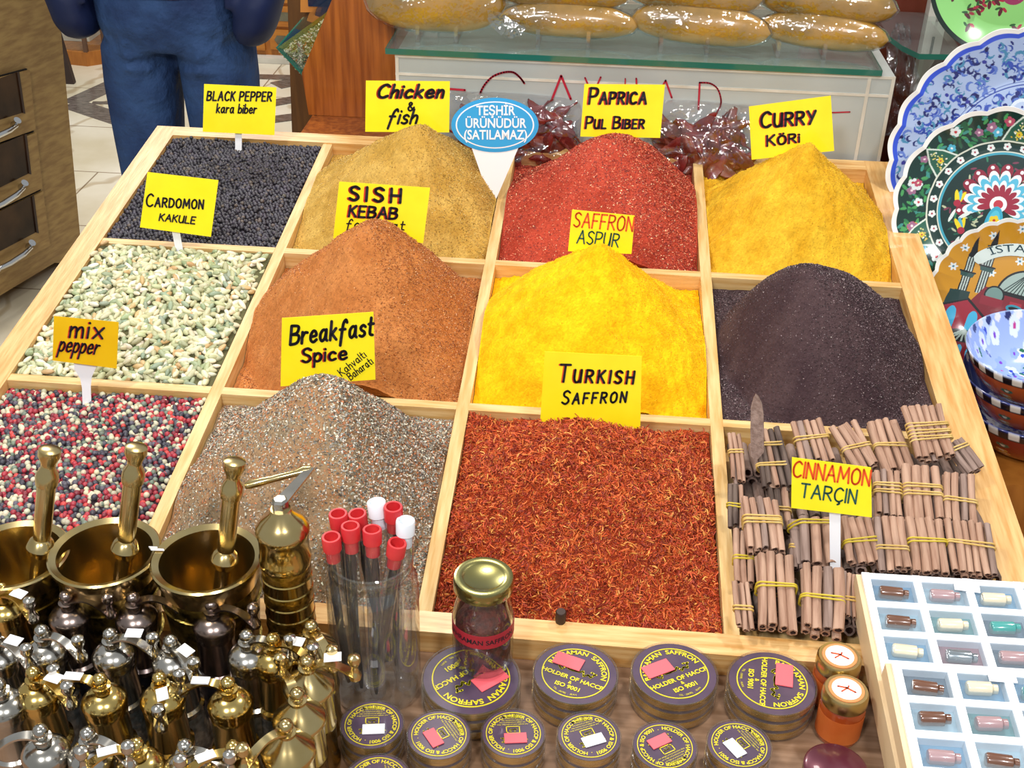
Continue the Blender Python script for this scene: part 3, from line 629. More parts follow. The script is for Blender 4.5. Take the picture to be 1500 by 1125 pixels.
BZ = [
 ('slim cinnamon bundle at the back left corner of its compartment', (72, 222), (98, 425), 62, dict(ns=(3, 2), bands=(.38,))),
 ('thick dark cinnamon bundle beside the upright bark slab', (205, 200), (262, 455), 135, dict(m=CIND, bands=(.28, .62), ns=(5, 4), h=(.036, .022))),
 ('cinnamon bundle behind the top left corner of the cinnamon card', (385, 165), (440, 345), 150, dict(bands=(.42,))),
 ('fanned cinnamon bundle behind the right half of the cinnamon card', (545, 185), (660, 375), 130, dict(bands=(.5,), ns=(4, 3), splay=.5)),
 ('cinnamon bundle of thick sticks second from the right in the back row', (715, 165), (790, 385), 135, dict(bands=(.5,), ns=(4, 4))),
 ('large raised cinnamon bundle with three bands in the back right corner', (885, 105), (955, 325), 175, dict(bands=(.36, .5, .62), ns=(6, 5), h=(.048, .03))),
 ('loose-ended cinnamon bundle against the right rail below the raised one', (1030, 255), (1125, 385), 85, dict(ns=(3, 3), m=CINB, bands=(.2,), h=(.030, .02))),
 ('cinnamon bundle touching the right edge of the cinnamon card', (735, 385), (750, 580), 110, dict(bands=(.3, .45), ns=(4, 4))),
 ('cinnamon bundle in the middle row with two parallel bands', (882, 365), (905, 600), 155, dict(bands=(.38, .52), ns=(4, 4))),
 ('cinnamon bundle at the right end of the middle row', (1050, 395), (1060, 610), 130, dict(bands=(.55,), ns=(4, 4))),
 ('dark narrow cinnamon bundle against the left divider', (80, 440), (82, 625), 70, dict(m=CIND, ns=(3, 2), bands=(.5,), band=RUBY)),
 ('tan cinnamon bundle tilted left of the cinnamon card', (185, 505), (215, 725), 160, dict(bands=(.38, .46), ns=(5, 5), h=(.036, .026))),
 ('cinnamon bundle lying directly below the left half of the cinnamon card', (425, 585), (440, 785), 155, dict(ns=(3, 4), band=RUBY, bands=(.12,))),
 ('cinnamon bundle right of the white stake with crossing sticks', (595, 585), (650, 785), 140, dict(ns=(4, 4), band=RUBY, splay=.4)),
 ('cinnamon bundle above the left corner of the white box', (745, 585), (770, 815), 130, dict(ns=(4, 4), bands=(.58,))),
 ('cinnamon bundle above the middle of the white box', (895, 590), (935, 825), 155, dict(ns=(4, 4), band=RUBY, bands=(.42,))),
 ('wide cinnamon bundle above the white box nearest the right rail', (1085, 605), (1120, 830), 185, dict(ns=(6, 5), bands=(.42,))),
 ('short cinnamon bundle in the front left corner of its compartment', (105, 865), (120, 1065), 78, dict(ns=(3, 2), bands=(.55,))),
 ('long cinnamon bundle in the front row left of two', (250, 740), (270, 1065), 165, dict(ns=(4, 4), band=RUBY, bands=(.45,), h=(.026, .014))),
 ('stout cinnamon bundle in the front row beside the white box', (458, 800), (458, 1075), 175, dict(ns=(4, 4), band=RUBY, bands=(.5,), h=(.026, .014))),
 ('narrow cinnamon bundle pressed between the front row and the white box', (575, 825), (568, 1010), 60, dict(ns=(3, 2), h=(.020, .01), bands=(.6,))),
 ('brown cinnamon bundle half hidden at the left below the dark one', (115, 645), (120, 880), 85, dict(ns=(3, 3), h=(.016, .008), band=RUBY)),
 ('dark cinnamon bundle glimpsed under the thick dark one', (260, 460), (285, 640), 90, dict(ns=(3, 3), h=(.018, .008), m=CIND)),
 ('small grey cinnamon bundle left of the one below the card', (350, 625), (345, 800), 60, dict(ns=(3, 2), h=(.018, .010), m=CINB)),
]
for i, (lb, a, c, w, kw) in enumerate(BZ): bundle(lb, zp(*a), zp(*c), w/2.96, seed=i+1, **kw)
# upright slab of bark
a = tw(*ontray(*zp(195, 330), .036)); n = unit([CAM[0]-a[0], CAM[1]-a[1], .3]); mp2 = lambda x, y: onpl(*zp(x, y), a, n)
pts = [(148, 320), (146, 200), (148, 105), (158, 70), (168, 52), (180, 62), (196, 95), (203, 140), (204, 220), (205, 300), (190, 318), (172, 340)]
mb = MB(); q = [mp2(*p) for p in pts]; k = len(q); bul = [p+n*.004*math.sin(math.pi*(i+.5)/k) for i, p in enumerate(q)]
mb.add([p-n*.003 for p in q]+bul, [tuple(range(k-1, -1, -1)), tuple(range(k, 2*k))]+[(i, (i+1) % k, k+(i+1) % k, k+i) for i in range(k)])
tag(mb.build('bark_slab', CINB, None, a, loc=a), 'pointed upright slab of cinnamon bark stuck in the dark bundle', 'spice')
mb = MB(); ua, ub, va, vb = cellof(3, 0)
for i in range(4):
    for j in range(4):
        u = .285+.056*i; v = .245-.058*j; a = np.array([u, v]); lo = -.010
        top = tw(u, v, lo); 
        t = thing('cinnamon_bundle', 'cinnamon bundle buried under the top layer of its compartment', 'spice', top, (TILT+.03, 0, math.pi), 'buried cinnamon bundles')
        rr = random.Random(i*9+j)
        for k in range(5):
            o = stick(.054, .0050, CINB if rr.random() < .5 else CIND, k % 4); o.parent = t; o.location = ((k-2)*.0104, rr.uniform(-.003, .003), rr.uniform(-.0005, .0005)); o.rotation_euler = (0, rr.uniform(-3, 3), 0)
        for k in range(4):
            o = stick(.054, .0050, CINB if rr.random() < .5 else CIND, k % 4); o.parent = t; o.location = ((k-1.5)*.0104, rr.uniform(-.003, .003), -.0098); o.rotation_euler = (0, rr.uniform(-3, 3), 0)

# ------------------------------------------------------------------ brass mortars and pestles
def mortar(px, py, label, plabel, ptop, pbot, sticker=False):
    y = -.055; c = ony(px, py, y); x = c[0]; zr = c[2]; Hh = zr-Z0; k = Hh/.11
    t = thing('mortar', label, 'mortar', (x, y, Z0)); mb = MB()
    mb.lathe([(0, 0), (.030, 0), (.031, .006*k), (.028, .012*k), (.027, .018*k), (.030, .026*k), (.033, .06*k), (.0355, .088*k), (.039, .100*k), (.0415, .107*k), (.0418, .110*k), (.0405, .1112*k), (.0355, .109*k), (.0345, .104*k),
              (.032, .07*k), (.026, .03*k), (.015, .020*k), (0, .018*k)], 56); mb.build('bowl', M['brass'], t)
    mb = MB(); mb.lathe([(.0301, .026*k), (.0322, .030*k), (.0352, .06*k), (.0370, .083*k), (.0362, .090*k), (.0350, .088*k)], 56)
    for q in (.034, .078): mb.lathe([(.0300+(q-.026)*.1, q*k-.001), (.0345+(q-.034)*.08, q*k), (.0300+(q-.026)*.1, q*k+.001)], 56)
    tag(mb.build('engraved_band', mat('dark_engraved_brass', '#3a3116', .3, 1.0, c2='#a08a48', nscale=120, bump=.7, bscale=150, detail=2), t), 'dark engraved band')
    if sticker:
        p = mp_(228, 792, y+.01); mb = MB(); mb.box((-.005, -.0004, -.004), (.005, .0004, .004)); s = mb.build('price_sticker', M['white'], t, smooth=False); s.location = (.0385, .006, .1116*k); s.rotation_euler = (1.25, .35, .5)
    pb = np.array([x, y, Z0]) + pbot*np.array([1, 1, k]); pt = ony(*ptop, y+.012); ax = pt-pb; L = np.linalg.norm(ax)
    pt_ = thing('pestle', plabel, 'pestle', pb, Vector(ax).to_track_quat('Z', 'Y').to_euler()); mb = MB()
    mb.lathe([(0, 0), (.007, .001), (.0105, .006), (.0105, .014), (.008, .022), (.0066, .045), (.0064, L*.52-.008), (.0085, L*.52-.006), (.0108, L*.52), (.0085, L*.52+.006), (.0062, L*.52+.008),
              (.0068, L*.60), (.0068, L-.032), (.0080, L-.031), (.0085, L-.026), (.0078, L-.021), (.0052, L-.016), (.0056, L-.012), (.0082, L-.006), (.0080, L-.001), (.0050, L), (0, L)], 28)
    mb.build('rod', M['brass'], pt_)
mp_ = lambda px, py, y: ony(px, py, y)
mortar(20, 812, 'brass mortar at the left edge of the picture with dark engraved sides', 'brass pestle leaning in the leftmost mortar', (73, 657), (.004, -.012, .022))
mortar(153, 808, 'brass mortar with a paper sticker on its rim, between the other two mortars', 'brass pestle leaning in the mortar with the sticker', (200, 653), (-.002, -.012, .022), True)
mortar(303, 818, 'brass mortar right beside the tall brass mill', 'brass pestle leaning in the mortar beside the tall mill', (344, 674), (.000, -.012, .022))

# ------------------------------------------------------------------ tall engraved mill
c = ony(411, 745, -.066); x, y = c[0], -.066; Hh = c[2]-Z0
t = thing('pepper_mill', 'tall slim brass mill with engraved bands, left of the glass jar of tubes', 'mill', (x, y, Z0)); r = .0185
mb = MB(); z1 = Hh-.02
mb.lathe([(0, 0), (r*1.12, 0), (r*1.14, .010), (r*1.02, .016), (r*1.10, .022), (r*1.10, .028), (r*.98, .032), (r*.98, z1-.03), (r*1.03, z1-.028), (r*1.03, z1-.022), (r*.98, z1-.02), (r*.98, z1-.004), (r*1.02, z1-.003), (r*1.02, z1), (0, z1)], 44)
for q in np.linspace(.045, z1-.04, 7): mb.lathe([(r*.97, q-.0012), (r*1.012, q), (r*.97, q+.0012)], 44)
mb.build('barrel', M['gold'], t)
mb = MB()
for q in np.linspace(.045, z1-.04, 7)[::2]: mb.lathe([(r*.98, q+.002), (r*.99, q+.0024), (r*.99, q+.012), (r*.98, q+.0124)], 44)
mb.build('engraved_band', M['engr_g'], t)
mb = MB(); mb.lathe([(r*.98, z1), (r*1.06, z1+.001), (r*1.04, z1+.004), (r*.8, z1+.010), (r*.45, z1+.0165), (r*.40, z1+.02), (0, z1+.02)], 44); mb.build('lid', M['brass'], t)
mb = MB(); mb.lathe([(0, z1+.02), (.006, z1+.02), (.006, z1+.027), (.0045, z1+.029), (0, z1+.029)], 6); mb.build('nut', M['silver'], t, smooth=False)
ca = np.array([0, 0, z1+.024]); ce = ony(432, 706, y+.035)-np.array([x, y, Z0]); cf = ony(455, 688, y+.055)-np.array([x, y, Z0]); ck = ony(358, 712, y+.03)-np.array([x, y, Z0])
mb = MB(); d = unit(cf-ca); s = unit(np.cross(d, [0, 0, 1])); up = np.cross(s, d)
P = [ca, ce*.98, cf]
mb.prism([(-.004, -.005), (np.linalg.norm(cf-ca), -.003), (np.linalg.norm(cf-ca), .003), (-.004, .005)], (ca, d, s, up), 0, .002); mb.build('crank', M['silver'], t, smooth=False)
d2 = unit(ck-cf); s2 = unit(np.cross(d2, [0, 0, 1])); mb = MB(); L2 = np.linalg.norm(ck-cf)
mb.tube([cf, cf+d2*.006, cf+d2*.012, cf+d2*L2*.6, cf+d2*(L2-.004), cf+d2*L2], [.0035, .0042, .0025, .0028, .0034, .002], 12); mb.build('crank_handle', M['brass'], t)

# ------------------------------------------------------------------ small mills
def mill_proto(kind):
    t = thing('pepper_mill', 'small mill', 'mill', (0, 0, 0)); cone = kind == 'cone'
    bm = {'black': 'bronze', 'silver': 'silver', 'brass': 'gold', 'cone': 'brass'}[kind]; em = {'black': 'engr_k', 'silver': 'engr_s', 'brass': 'engr_s', 'cone': 'brass'}[kind]
    k = 1.0; mb = MB()
    if cone: mb.lathe([(0, 0), (.0185, 0), (.0185, .006), (.0172, .009), (.0168, .040), (.0176, .042), (.0176, .045), (.0168, .047), (.0168, .076), (0, .076)], 36); mb.build('barrel', M['brass'], t)
    else:
        mb.lathe([(0, 0), (.0195, 0), (.0195, .003), (.0172, .020), (.0160, .033), (0, .033)], 36); mb.build('engraved_base', M[em], t)
        mb = MB(); mb.lathe([(.0158, .033), (.0168, .034), (.0168, .038), (.0146, .040), (.0142, .068), (.0148, .0695), (.0148, .0745), (.0142, .076), (.0142, .078), (0, .078)], 36); mb.build('barrel', M['bronze' if kind == 'black' else bm], t)
    mb = MB()
    if cone: mb.lathe([(.0168, .076), (.0182, .0765), (.0184, .0785), (.0172, .0805), (.0105, .087), (.0052, .0925), (.0042, .094), (0, .094)], 40)
    else: mb.lathe([(.0142, .077), (.0156, .0775), (.0157, .0795), (.0146, .082), (.0112, .0858), (.0068, .0880), (.0052, .0882), (.0048, .0915), (0, .0915)], 40)
    mb.build('lid', M[bm], t); z = .094 if cone else .0915
    mb = MB(); mb.lathe([(.0062, z), (.0064, z+.0024), (.0040, z+.0030), (.0036, z+.0042), (.0046, z+.0052), (.0052, z+.0078), (.0042, z+.0105), (.002, z+.0118), (0, z+.012)], 20); mb.build('finial', M[bm], t)
    L = .033; n = 12; P = []; V = []; F = []
    for i in range(n+1):
        s = i/n; xx = s*L; zz = z+.0012+.006*math.sin(s*math.pi*1.05)*(1-s*.2)-.005*s**2; w = .0048-.0018*math.sin(s*math.pi)
        V += [(xx, -w, zz), (xx, w, zz), (xx, w, zz+.0016), (xx, -w, zz+.0016)]
    for i in range(n):
        for j in range(4): F.append((i*4+j, i*4+(j+1) % 4, i*4+4+(j+1) % 4, i*4+4+j))
    F += [(3, 2, 1, 0), (n*4, n*4+1, n*4+2, n*4+3)]; mb = MB(); mb.add(V, F); mb.build('crank', M['silver' if kind == 'silver' else bm], t, angle=50); ze = V[n*4][2]
    mb = MB(); mb.lathe([(0, ze-.002), (.0042, ze-.002), (.0046, ze+.0015), (.003, ze+.004), (.0024, ze+.009), (.0034, ze+.011), (.0048, ze+.0145), (.0042, ze+.018), (.002, ze+.0195), (0, ze+.0197)], 18, (np.array([L, 0, 0]), *ID[1:])); mb.build('crank_knob', M['bronze' if kind == 'black' else 'silver' if kind != 'cone' else 'brass'], t)
    return t
MP = {}
def mill(kind, px, py, kx, ky, label, tagged=False):
    zl = Z0+.082; c = onz(px, py, zl); e = onz(kx, ky, Z0+.101); yaw = math.atan2(e[1]-c[1], e[0]-c[0])
    if kind not in MP: MP[kind] = t = mill_proto(kind); t.location = (c[0], c[1], Z0); t.rotation_euler = (0, 0, yaw); t['label'] = label; t['group'] = 'small hand mills'
    else: t = copy_tree(MP[kind], None, (c[0], c[1], Z0), (0, 0, yaw), label, 'small hand mills')
    if tagged:
        mb = MB(); mb.box((.012, -.0035, .0), (.024, .0040, .0006)); s = mb.build('price_tag', M['white'], t, smooth=False); s.location = (0, 0, .1005 if kind != 'cone' else .103); s.rotation_euler = (.12, -.05, .12); tag(s, 'small white price tag')
    return t
MILLS = [
 ('black', 102, 899, 160, 878, 'dark bronze mill in front of the gap between the left and middle mortars'), ('black', 199, 901, 262, 872, 'dark bronze mill directly in front of the mortar with the sticker'),
 ('black', 313, 911, 370, 893, 'dark bronze mill in front of the mortar beside the tall mill'),
 ('silver', 67, 950, 120, 943, 'nickel mill just below and left of the leftmost dark bronze mill'), ('silver', 166, 955, 231, 938, 'nickel mill with a tagged handle pointing right, below the middle dark mill', True),
 ('silver', 254, 965, 288, 978, 'nickel mill with an oval filler hole, left of the rightmost dark mill', True), ('silver', 364, 957, 428, 940, 'nickel mill with its handle pointing right towards the domed brass mill'),
 ('brass', 55, 1012, 100, 1010, 'tagged gold mill nearest the left edge in the front rows', True), ('brass', 152, 1022, 90, 985, 'gold mill whose handle points back to the left, second in its row'),
 ('brass', 238, 1020, 232, 1056, 'gold mill with its handle pointing at the viewer'), ('brass', 337, 1027, 283, 993, 'gold mill with a tagged handle pointing back to the left, third row', True),
 ('cone', 458, 947, 484, 955, 'brass domed mill nearest the glass jar of vanilla tubes'), ('cone', 452, 999, 512, 972, 'brass cone-lidded mill with a tagged handle pointing right to the glass jar', True),
 ('cone', 438, 1047, 424, 996, 'brass cone-lidded mill second from the bottom edge'), ('cone', 422, 1094, 366, 1098, 'brass cone-lidded mill cut off by the bottom edge'),
 ('brass', 8, 888, 44, 885, 'tall pale gold mill at the left edge in front of the leftmost mortar'), ('silver', -2, 958, 12, 940, 'nickel mill cut by the left edge with a white tag', True),
 ('silver', 66, 1098, -5, 1080, 'nickel mill at the bottom left with a curved handle pointing left'), ('silver', 134, 1102, 196, 1100, 'nickel mill on the bottom edge, second from the left corner'),
 ('brass', 205, 1118, 180, 1092, 'gold mill cut by the bottom edge below the one facing the viewer'), ('silver', 275, 1120, 330, 1108, 'nickel mill cut by the bottom edge between two gold mills'),
 ('silver', 5, 1030, -20, 1010, 'nickel mill half outside the left edge above the bottom row'), ('brass', 345, 1122, 300, 1105, 'gold mill on the bottom edge left of the lowest cone-lidded mill'),
 ('brass', 402, 962, 420, 940, 'small engraved gold mill squeezed behind the cone-lidded mills'),
]
for a in MILLS: mill(*a)

# ------------------------------------------------------------------ jar of vanilla tubes
c = ony(543, 815, -.064); jx, jy = c[0], -.064; Hj = c[2]-Z0; R = .0345
GLJ = glass('jar_glass', (.97, .99, .98), 1.6, .02, body=.012)
t = thing('glass_jar', 'clear glass jar holding tubes with red and white stoppers', 'jar', (jx, jy, Z0)); mb = MB(); k = Hj
mb.lathe([(0, .001), (R*.88, .001), (R*.98, .006), (R, .014), (R, k-.028), (R*.97, k-.020), (R*.87, k-.014), (R*.86, k-.010), (R*.90, k-.008), (R*.90, k-.004), (R*.87, k-.002), (R*.88, k), (R*.85, k+.001), (R*.83, k-.001), (R*.82, k-.008)], 48); mb.build('jar_body', GLJ, t)
RED = mat('red_stopper', '#c4242c', .45, c2='#d23a38', nscale=40); WST = mat('white_stopper', '#e8ecf0', .4, coat=.1); VAN = mat('vanilla_pod', '#1c1412', .5, c2='#33241e', nscale=60, stretch=(1, 1, 6), bump=.3)
TUB = glass('tube_glass', (.98, .98, 1), 1.55, .03, body=.02)
def tube_thing(px, py, dy, bx, by, color, label, pod=True):
    top = ony(px, py, jy+dy); bot = np.array([jx+bx, jy+by, Z0+.008]); ax = unit(top-bot); L = np.linalg.norm(top-bot)
    t = thing('stoppered_tube', label, 'tube', bot, Vector(ax).to_track_quat('Z', 'Y').to_euler(), 'stoppered vanilla tubes in the jar'); r = .0060
    MB().lathe([(0, 0), (r*.7, .001), (r, .005), (r, L-.012)], 20).build('glass_tube', TUB, t)
    mb = MB(); mb.lathe([(0, L-.022), (r*.86, L-.022), (r*.88, L-.012), (r*1.14, L-.0115), (r*1.17, L-.001), (r*1.1, L), (r*.86, L), (r*.8, L-.008), (0, L-.0085)], 22); tag(mb.build('stopper', RED if color == 'red' else WST, t), color+' plastic stopper')
    if pod:
        rr = random.Random(px); e = np.array([0, 0, 0]); w = rr.uniform(0, 6); P = [(.0014*math.sin(z*28+w), .0014*math.cos(z*24+w), z) for z in np.linspace(.004, L-.023, 12)]
        mb = MB(); mb.tube(P, [.0016]+[.0036]*10+[.0024], 8, flat=(1, .75)); o = mb.build('vanilla_pod', VAN, None, loc=bot); o.rotation_euler = t.rotation_euler
        tag(o, 'dark vanilla pod inside the '+label.split(' ', 1)[1], 'vanilla pod', 'vanilla pods in the tubes')
for a in ((495, 752, .010, -.018, .010, 'red', 'red-stoppered tube at the back left of the jar'), (523, 752, .014, .004, .018, 'red', 'red-stoppered tube tipped sideways in the back of the jar'), (513, 770, -.002, -.010, -.010, 'red', 'red-stoppered tube second from the left in front'),
          (545, 775, -.004, .004, -.016, 'red', 'red-stoppered tube in the middle of the front'), (485, 786, -.010, -.022, -.006, 'red', 'red-stoppered tube leaning furthest left'), (576, 742, .012, .014, .016, 'red', 'red-stoppered tube standing highest at the back right'),
          (582, 795, -.008, -.002, -.004, 'red', 'red-stoppered tube leaning right in front'), (551, 735, .016, .020, .004, 'white', 'white-stoppered tube standing highest at the back', False), (594, 762, .004, .022, -.006, 'white', 'white-stoppered tube leaning furthest right', False)):
    tube_thing(*a)

# ------------------------------------------------------------------ round saffron boxes
PURP = mat('purple_print', '#46364a', .35, c2='#523f52', nscale=60, coat=.3); YEL = mat('yellow_print', '#d8c822', .4); PINK = mat('pink_sticker', '#f2646c', .5); GOLDIN = mat('gold_lining', '#b08a2a', .25, .8, c2='#d0aa48', nscale=30); SAFR = mat('saffron_threads', '#5a150c', .7, c2='#8a2a12', nscale=160, bump=.5, bscale=200)
def squiggle(mb, c, ex, ey, L, hgt, w, seed, mi=0):
    """a line of joined-up cursive script"""
    rr = random.Random(seed); P = []; x = -L/2
    while x < L/2: P.append((x, rr.choice((-.3, 0, 0, .1, .6, -.5))*hgt)); x += hgt*rr.uniform(.35, .7)
    P = catmull(P, 3); fm = lambda a, b, off: c+a*ex+b*ey
    ribbon(mb, P, w, fm, 0, mi)
    for i in range(int(L/hgt*.8)): xx = rr.uniform(-L/2, L/2); yy = rr.choice((.75, .9, -.7))*hgt; ribbon(mb, [(xx-w*.4, yy), (xx+w*.4, yy)], w*1.1, fm, 0, mi)
def tin_proto(R, big):
    Ht = .0097; t = thing('saffron_box', 'box', 'box', (0, 0, 0)); X, Y = ID[1], ID[2]; zc = np.array([0, 0, Ht-.0006])
    MB().lathe([(0, 0), (R*.955, 0), (R*.965, .0006), (R*.965, .0058), (R*.99, .006), (R, .0064), (R, Ht-.0008), (R*.985, Ht), (R*.955, Ht), (R*.95, Ht-.0012), (0, Ht-.0012)], 56).build('clear_shell', M['clear'], t)
    MB().lathe([(0, .0008), (R*.92, .0008), (R*.92, .0016), (R*.925, .0056), (0, .0056)], 48).build('saffron_filling', SAFR, t)
    MB().lathe([(R*.93, .0014), (R*.945, .0014), (R*.945, Ht-.0016), (R*.93, Ht-.0016)], 56).build('gold_rim', GOLDIN, t)
    MB().lathe([(0, Ht-.0014), (R*.945, Ht-.0014), (R*.945, Ht-.0009), (0, Ht-.0009)], 56).build('lid_label', PURP, t)
    mb = MB(); mb.lathe([(R*.78 if big else R*.84, Ht-.0009), (R*.78 if big else R*.84, Ht-.0005), (R*.755 if big else R*.815, Ht-.0005), (R*.755 if big else R*.815, Ht-.0009)], 56)
    if big:
        arc_text(mb, 'BAHRAMAN  SAFFRON', zc, X, Y, R*.60, R*.175, math.pi*.5, bold=.03)
        squiggle(mb, zc+Y*R*.05, X, Y, R*.95, R*.13, R*.045, 5)
        flat_text(mb, 'HOLDER OF HACCP', zc-Y*R*.24, X, Y, R*.165, .035); flat_text(mb, '&', zc-Y*R*.37, X, Y, R*.13, .02); flat_text(mb, 'ISO 9001', zc-Y*R*.52, X, Y, R*.165, .035)
        arc_text(mb, 'TEL : (0098)  .  IRAN', zc, X, Y, R*.70, R*.07, -math.pi*.5, inside=True)
        st = (-.28, .26, .34, .19)
    else:
        arc_text(mb, 'HOLDER OF HACCP & ISO 9001  .  HOLDER OF HACCP & ISO', zc, X, Y, R*.64, R*.175, math.pi*.5, bold=.03, wscale=.96)
        squiggle(mb, zc+Y*R*.25, X, Y, R*.8, R*.12, R*.045, 9); fm = lambda a, b, off: zc+a*X+b*Y
        ribbon(mb, [(-.2*R, .0), (.14*R, .0), (.2*R, -.06*R), (.2*R, -.26*R), (-.2*R, -.26*R), (-.2*R, 0)], R*.03, fm, 0); squiggle(mb, zc-Y*R*.13, X, Y, R*.24, R*.08, R*.03, 4)
        for k in range(4): flat_text(mb, 'net weight and production date', zc-Y*R*(.36+.085*k), X, Y, R*.075, 0, wscale=1.0-.16*k)
        st = (-.05, .22, .34, .19)
    mb.build('printing', YEL, t, smooth=False)
    a, b, w, h = [q*R for q in st]; mb = MB(); mb.box((a-w, b-h, Ht-.0004), (a+w, b+h, Ht+.0003)); mb.build('price_sticker', PINK, t, smooth=False)
    return t
TP = {}; WM = {}
def tin(R, big, loc, rz, label, white=False, sticker=True):
    key = (R, big)
    if key not in TP: t = TP[key] = tin_proto(R, big); t.location = loc; t.rotation_euler = (0, 0, rz); t['label'] = label; t['group'] = 'round saffron boxes'; new = True
    else: t = copy_tree(TP[key], None, loc, (0, 0, rz), label, 'round saffron boxes')
    for ch in t.children:
        if ch.name.startswith('price_sticker'):
            kk = (key, white)
            if kk not in WM: WM[kk] = ch.data.copy(); WM[kk].materials[0] = M['white'] if white else PINK
            ch.data = WM[kk]; tag(ch, 'white price sticker' if white else 'pink price sticker')
    return t
def stack(px, py, R, big, n, rz, label, white=False):
    c = onz(px, py, Z0+.0097*n)
    for i in range(n):
        lb = label if i == n-1 else ('second box down' if i == n-2 else 'bottom box')+', stack of the '+label
        tin(R, big, (c[0], c[1], Z0+.00975*i), rz+(n-1-i)*.9, lb, white)
    return c
cA = stack(690, 992, .0385, True, 3, -2.4, 'wide saffron box under the small jar'); stack(843, 985, .0335, True, 3, .25-.6, 'large saffron box next right of the small jar')
stack(988, 985, .0340, True, 3, .55, 'large saffron box between two other large ones'); stack(1131, 999, .0345, True, 3, -1.7, 'large saffron box beside the amber jars')
for a in ((545, 1060, 3.3, 'white-stickered small box before the glass jar', True), (643, 1075, 2.2, 'pink-stickered small box before the wide one'), (752, 1073, 3.3, 'pink-stickered small box, third in the front row'),
          (863, 1077, 3.6, 'white-stickered small box, fourth in the front row', True), (974, 1092, .6, 'pink-stickered small box, fifth in the front row'), (1083, 1090, 2.2, 'white-stickered small box before the rightmost large one', True),
          (553, 1142, 2.0, 'small saffron box cut by the bottom edge', True)):
    stack(a[0], a[1], .0238, False, 3, a[2], a[3], len(a) > 4)
# small saffron jar
b = onz(707, 966, Z0+.0293); zt = ony(708, 845, b[1])[2]; Hj = zt-b[2]
t = thing('saffron_jar', 'small glass jar of dark saffron with a gold lid, on the wide purple box', 'jar', b); R = .0235
MB().lathe([(0, .0005), (R*.9, .0005), (R, .005), (R, Hj*.55), (R*.93, Hj*.68), (R*.84, Hj*.78), (R*.84, Hj-.004)], 44).build('jar_body', M['glass'], t)
MB().lathe([(0, Hj), (R*.60, Hj), (R*.66, Hj+.0006), (R*.80, Hj+.0016), (R*.93, Hj+.0008), (R*.96, Hj-.001), (R*.96, Hj-.009), (R*.93, Hj-.010), (R*.86, Hj-.010), (R*.86, Hj-.002), (0, Hj-.002)][::-1], 48).build('lid', mat('gold_lid', '#a39a5c', .22, 1.0, c2='#8f9068', nscale=20, coat=.3), t)
MB().lathe([(R*1.004, Hj*.40), (R*1.012, Hj*.40), (R*1.012, Hj*.55), (R*1.004, Hj*.55)], 44).build('label_band', mat('red_label', '#a3202e', .5), t)
mb = MB(); v, f = text_mesh('BAHRAMAN SAFFRON', .0062, .02); mb.add([(math.sin(x*.95/R)*R*1.016, -math.cos(x*.95/R)*R*1.016, Hj*.475-.0022+y) for x, y, z in v], f); tag(mb.build('lettering', M['ink'], t, smooth=False), 'black capitals'); bpy.context.view_layer.update()
mb = MB(); mb.lathe([(0, .0045), (R*.90, .0075), (R*.90, Hj*.50), (R*.70, Hj*.60), (R*.3, Hj*.66), (0, Hj*.67)], 36); o = mb.build('saffron_threads', mat('dark_saffron', '#2c0a0a', .6, c2='#5a1a12', nscale=180, bump=.8, bscale=250), None, loc=b); tag(o, 'dark red saffron filling the small gold-lidded jar', 'spice', kind='stuff')
# amber jars with gold lids
AMB = mat('amber_paste', '#8a3410', .25, c2='#a04a1a', nscale=20, coat=.6); ORR = mat('orange_ring', '#e58a50', .5)
for px, py, lb in ((1230, 961, 'amber jar with a round white lid label, behind the other amber jar'), (1240, 1010, 'amber jar with a round white lid label, nearest the bottom edge')):
    Ht = .047; b = onz(px, py, Z0+Ht); b[2] = Z0; R = .0168; t = thing('amber_jar', lb, 'jar', b)
    MB().lathe([(0, .001), (R*.92, .001), (R, .004), (R, Ht*.68), (R*.88, Ht*.76), (0, Ht*.76)], 36).build('jar_body', AMB, t)
    MB().lathe([(R*.86, Ht*.74), (R*.9, Ht*.74), (R*.9, Ht*.80), (R*.86, Ht*.80)], 36).build('dark_neck', M['black'], t)
    MB().lathe([(R*.9, Ht-.011), (R*1.0, Ht-.011), (R*1.02, Ht-.009), (R*1.0, Ht-.002), (R*.93, Ht), (0, Ht)], 40).build('lid', mat('pale_gold_lid', '#c2ab72', .28, 1.0), t)
    mb = MB(); mb.lathe([(0, Ht+.0001), (R*.78, Ht+.0001), (R*.78, Ht+.0004), (0, Ht+.0004)], 36, mi=1); mb.lathe([(0, Ht+.0004), (R*.64, Ht+.0004), (R*.64, Ht+.0007), (0, Ht+.0007)], 36, mi=0)
    fm = lambda a, c, off: np.array([a, c, Ht+.0009])
    ribbon(mb, [(-.006, .002), (.0, .001), (.006, -.003)], .0016, fm, 0, 2); ribbon(mb, [(-.004, -.003), (.001, .001), (.002, .003)], .0012, fm, 0, 2)
    mb.build('lid_label', [M['white'], ORR, M['inkorange']], t)
    mb = MB(); mb.lathe([(R*1.005, .006), (R*1.012, .006), (R*1.012, Ht*.60), (R*1.005, Ht*.60)], 36); mb.build('side_label', mat('orange_label', '#b8561e', .5, c2='#c7682a', nscale=30), t)
b = onz(1225, 1122, Z0+.03); b[2] = Z0; t = thing('dark_jar', 'dark lidded jar cut off by the bottom edge below the amber jars', 'jar', b)
MB().lathe([(0, 0), (.020, 0), (.021, .003), (.021, .02), (0, .02)], 36).build('jar_body', mat('dark_glass', '#2a1214', .12, coat=.6), t); MB().lathe([(.02, .019), (.0225, .019), (.0225, .028), (.020, .030), (0, .030)], 40).build('lid', mat('maroon_lid', '#5a2030', .3, .4, coat=.4), t)

